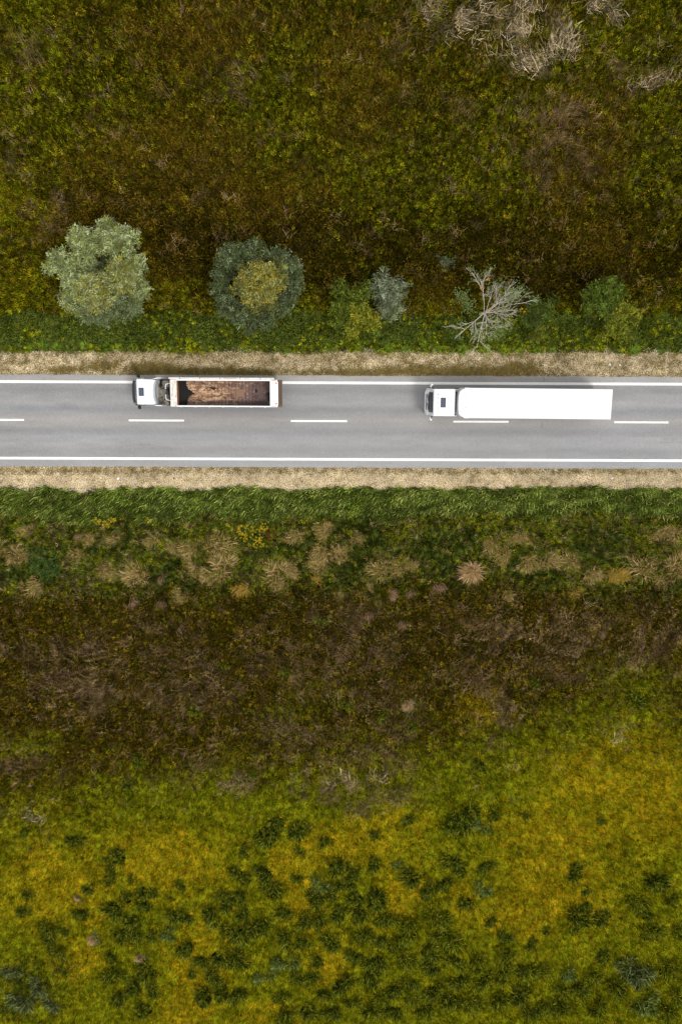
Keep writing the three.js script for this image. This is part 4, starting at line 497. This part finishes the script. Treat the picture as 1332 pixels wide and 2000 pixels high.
  // rear header and tailgate
  const rh = [L(527.5), L(543.5)]; part('rear_header', [planPrism([[rh[0], n0], [rh[1] - 0.1, n0], [rh[1], n0 + 0.2], [rh[1], s0 - 0.2], [rh[1] - 0.1, s0], [rh[0], s0]], T - 0.12, T + 0.01, 0.02)], white, bed);
  for (const s of [zz(748), zz(788)]) part('beacon', [box(L(538.2), L(541.6), T, T + 0.08, s - 0.07, s + 0.07, 0.02)], amber, bed);
  for (const s of [n0 + 0.07, s0 - 0.09]) part('red_strip', [box(L(530.5), L(540), T + 0.005, T + 0.02, s - 0.015, s + 0.02)], red, bed);
  const tgTex = new THREE.MeshStandardMaterial({ map: wallTex, color: C('#ffffff'), roughness: 0.9 });
  part('tailgate', [box(L(543.5), L(544.8), 1.0, T - 0.13, n0 + 0.03, s0 - 0.03)], tgTex, bed);
  const hopper = std('#7d6c5c', 0.9); part('tailgate_hopper', [planPrism([[L(544.5), n0 - 0.02], [L(551), n0 + 0.02], [L(550), zz(760)], [L(551.2), s0 + 0.02], [L(544.5), s0 + 0.04]], 1.9, 2.05, 0.02), box(L(549.6), L(551), 2.03, 2.3, n0 + 0.02, s0, 0.03)], hopper, bed);
  part('rolled_tarp', [cylX(L(331), L(536), T - 0.02, n0 - 0.1, 0.085, 14)], dirtyWhite, bed); part('tarp_strap', [0.1, 0.3, 0.5, 0.7, 0.9].map(q => cylX(f + q * (r - f) - 0.03, f + q * (r - f) + 0.03, T - 0.02, n0 - 0.1, 0.092, 14)), dust, bed);
  // chassis, wheels, deck behind the cab
  const zc = (n0 + s0) / 2;
  part('chassis', [box(L(266), L(330, 1), 0.7, 0.95, zc - 0.5, zc - 0.36), box(L(266), L(330, 1), 0.7, 0.95, zc + 0.36, zc + 0.5), box(f + 0.3, r + 0.3, 0.75, 1.0, zc - 0.55, zc - 0.4), box(f + 0.3, r + 0.3, 0.75, 1.0, zc + 0.4, zc + 0.55), box(f + 0.3, r, 1.0, B - 0.09, n0 + 0.1, s0 - 0.1)], darkSteel, g);
  const deckTex = dataTex(256, 256, (i, j) => { const n = fbm(i * 0.05, j * 0.05, 4), m = fbm(i * 0.2, j * 0.2, 2); const v = 128 + 90 * (n - 0.5) + 50 * (m - 0.5) - (fbm(i * 0.04 + 60, j * 0.04, 3) > 0.6 ? 60 : 0); return [v + 6, v, v - 12]; });
  const deckMat = new THREE.MeshStandardMaterial({ map: deckTex, roughness: 0.95 });
  part('deck_plate', [box(L(306, 1), L(331, 1), 1.0, 1.04, zc - 0.5, s0 - 0.1), box(L(318, 1), L(331, 1.1), 0.98, 1.02, n0 + 0.15, zc - 0.52)], deckMat, g);
  part('fuel_tank', [box(L(308, 1), L(325, 1), 0.5, 1.02, s0 - 0.7, s0 - 0.06, 0.08)], dust, g); part('tool_box', [box(L(320, 1.2), L(331, 1.2), 0.6, 1.25, n0 + 0.12, n0 + 0.7, 0.04)], dust, g);
  part('hydraulic_ram', [new THREE.CylinderGeometry(0.13, 0.15, 1.1, 14).translate(L(329.5, 1.5), 1.4, zc - 0.05), box(L(327.5, 1.5), L(331.5, 1.5), 1.0, 1.15, zc - 0.25, zc + 0.2, 0.02)], darkSteel, g);
  const rail = (za, zb) => part('guard_rail', [tube([[L(332, 2), 1.75, za], [L(324, 2), 1.8, za + (zb > za ? 0.1 : -0.1)], [L(323, 2), 1.8, zb]], 0.045, 16, 8), new THREE.CylinderGeometry(0.04, 0.04, 0.8, 8).translate(L(323, 2), 1.42, zb)], white, g); rail(zz(749, 1.8), zz(760, 1.8)); rail(zz(783, 1.8), zz(772, 1.8));
  part('spare_hose', [tube([[L(309), 1.2, zc - 0.3], [L(314), 1.7, zc - 0.4], [L(319), 1.3, zc - 0.25], [L(326), 1.5, zc - 0.35]], 0.04, 16, 6)], black, g);
  wheels(g, [L(275, 0.5)], zc, 1.18, false); wheels(g, [L(322, 0.5) + 0.1], zc, 1.18, true); wheels(g, [L(463, 0.5), L(492, 0.5), L(521, 0.5)], zc, 1.18, true);
  // cab
  const CT = 2.95, cf = L(265.5, CT), cb = L(300, CT), cn = zz(741, CT), cs = zz(791, CT), cw = (cs - cn) / 2, cz = (cs + cn) / 2;
  const side = new THREE.Shape([[cf - 0.12, 0.5], [cf - 0.15, 1.1], [cf - 0.1, 1.7], [cf + 0.02, 2.75], [cf + 0.12, 2.9], [cf + 0.4, CT], [cb - 0.05, CT + 0.02], [cb, CT - 0.1], [cb, 0.8], [cf + 1.4, 0.8], [cf + 1.25, 1.1], [cf + 0.35, 1.1], [cf + 0.2, 0.5]].map(p => new THREE.Vector2(...p)));
  const cab = part('cab', new THREE.ExtrudeGeometry(side, { depth: 2 * cw - 0.16, bevelEnabled: true, bevelSize: 0.06, bevelThickness: 0.08, bevelOffset: -0.06, bevelSegments: 4 }).translate(0, 0, cz - cw + 0.08), white, g);
  part('windscreen', [box(-0.02, 0.02, -0.52, 0.52, cz - cw + 0.1, cz + cw - 0.1, 0.015).rotateZ(-0.11).translate(cf - 0.06, 2.2, 0)], glass, cab);
  part('sun_visor', [planPrism([[cf - 0.32, cz - 0.62], [cf - 0.33, cz], [cf - 0.32, cz + 0.62], [cf - 0.22, cz + 1.02], [cf - 0.02, cz + 1.05], [cf - 0.1, cz + 0.6], [cf - 0.11, cz], [cf - 0.1, cz - 0.6], [cf - 0.02, cz - 1.05], [cf - 0.22, cz - 1.02]], 2.72, 2.82, 0.02)], black, cab);
  for (const s of [-1, 1]) part('visor_bracket', [box(cf - 0.14, cf + 0.06, 2.84, 2.9, cz + s * 0.98 - 0.04, cz + s * 0.98 + 0.04, 0.015)], steel, cab);
  part('bumper', [box(cf - 0.3, cf + 0.2, 0.4, 1.05, cz - 1.2, cz + 1.2, 0.1)], white, cab);
  for (const s of [-1, 1]) part('headlight', [box(cf - 0.34, cf - 0.26, 0.7, 0.9, cz + s * 0.85 - 0.2, cz + s * 0.85 + 0.2, 0.03)], steel, cab);
  const hatch = part('roof_hatch', [box(L(271.8, CT), L(281.6, CT), CT - 0.02, CT + 0.07, zz(758.4, CT), zz(774.2, CT), 0.04)], black, cab); part('hatch_glass', [box(L(272.8, CT), L(280.6, CT), CT + 0.068, CT + 0.082, zz(759.6, CT), zz(773, CT))], hatchGlass, hatch);
  // roof deflector with a hollowed rear edge and flared side fairings
  { const q = []; for (let t = -1; t <= 1.001; t += 0.125) q.push([L(299.5 + 5.5 * t * t, CT), cz + t * (cw - 0.06)]); const front = L(285, CT); part('roof_fairing', [planPrism([[front, cz - cw + 0.1], ...q, [front, cz + cw - 0.1]], CT, CT + 0.12, 0.03)], white, cab);
    const q2 = []; for (let t = -1; t <= 1.001; t += 0.125) q2.push([L(299.8 + 4 * t * t, 2.6), cz + t * (cw - 0.1)]); part('fairing_back', [planPrism([...q2, ...q2.slice().reverse().map(([x, z]) => [x + 0.2, z])], 2.2, CT - 0.12)], std('#a9b0b5', 0.6), cab); }
  for (const s of [-1, 1]) part('side_fairing', [planPrism(s < 0 ? [[L(296, CT), cz - cw + 0.03], [L(306, CT), cz - cw - 0.11], [L(316, CT), cz - cw - 0.13], [L(316, CT), cz - cw - 0.07], [L(307, CT), cz - cw - 0.04]] : [[L(296, CT), cz + cw - 0.03], [L(307, CT), cz + cw + 0.04], [L(316, CT), cz + cw + 0.07], [L(316, CT), cz + cw + 0.13], [L(306, CT), cz + cw + 0.11]], 1.1, CT - 0.02, 0.01)], white, cab);
  for (const s of [-1, 1]) part('door_window', [box(cf + 0.2, cf + 1.0, 1.85, 2.6, cz + s * cw - 0.012, cz + s * cw + 0.012, 0.01)], glass, cab);
  for (const s of [-1, 1]) mirror(cab, cf + 0.12, cz + s * (cw - 0.02), s, 2.2, darkSteel);
}
// ---------------------------------------------------------------- litter on the verges
reseed(31);
for (const [px, py, s, c, l] of [[231, 935, 0.2, '#e6e6e6', 'crumpled white paper scrap on the lower verge below the dump truck'], [262, 943, 0.13, '#a8c4cc', 'pale blue plastic scrap on the lower verge'], [340, 934, 0.13, '#2c2c2c', 'small black scrap on the lower verge'], [1195, 934, 0.17, '#d9c8c0', 'pinkish white scrap on the lower verge below the box truck'], [1190, 712, 0.2, '#c9c9c6', 'larger grey stone on the upper verge above the box truck'], [1210, 713, 0.13, '#deded8', 'smaller white stone on the upper verge above the box truck'], [55, 719, 0.16, '#e2d8c4', 'flat pale scrap on the upper verge at the far left']]) {
  const p = at(px, py), g = new THREE.IcosahedronGeometry(s / 2, 1), a = g.attributes.position; for (let i = 0; i < a.count; i++) { const h = 0.6 + 0.8 * hash2(Math.round(a.getX(i) * 90) + px, Math.round(a.getY(i) * 90 + a.getZ(i) * 170)); a.setXYZ(i, a.getX(i) * h * 1.3, a.getY(i) * h * 0.5, a.getZ(i) * h); } g.computeVertexNormals();
  const o = new THREE.Mesh(g, std(c, 0.8, 0, { flatShading: true })); o.name = numbered(l.includes('stone') ? 'stone' : 'litter_scrap'); o.position.set(p.x, heightAt(p.x, p.z) + 0.07, p.z); o.rotation.y = rr(0, 6); o.castShadow = o.receiveShadow = true; scene.add(o); tag(o, l, l.includes('stone') ? 'stone' : 'litter');
}
renderer.render(scene, camera);
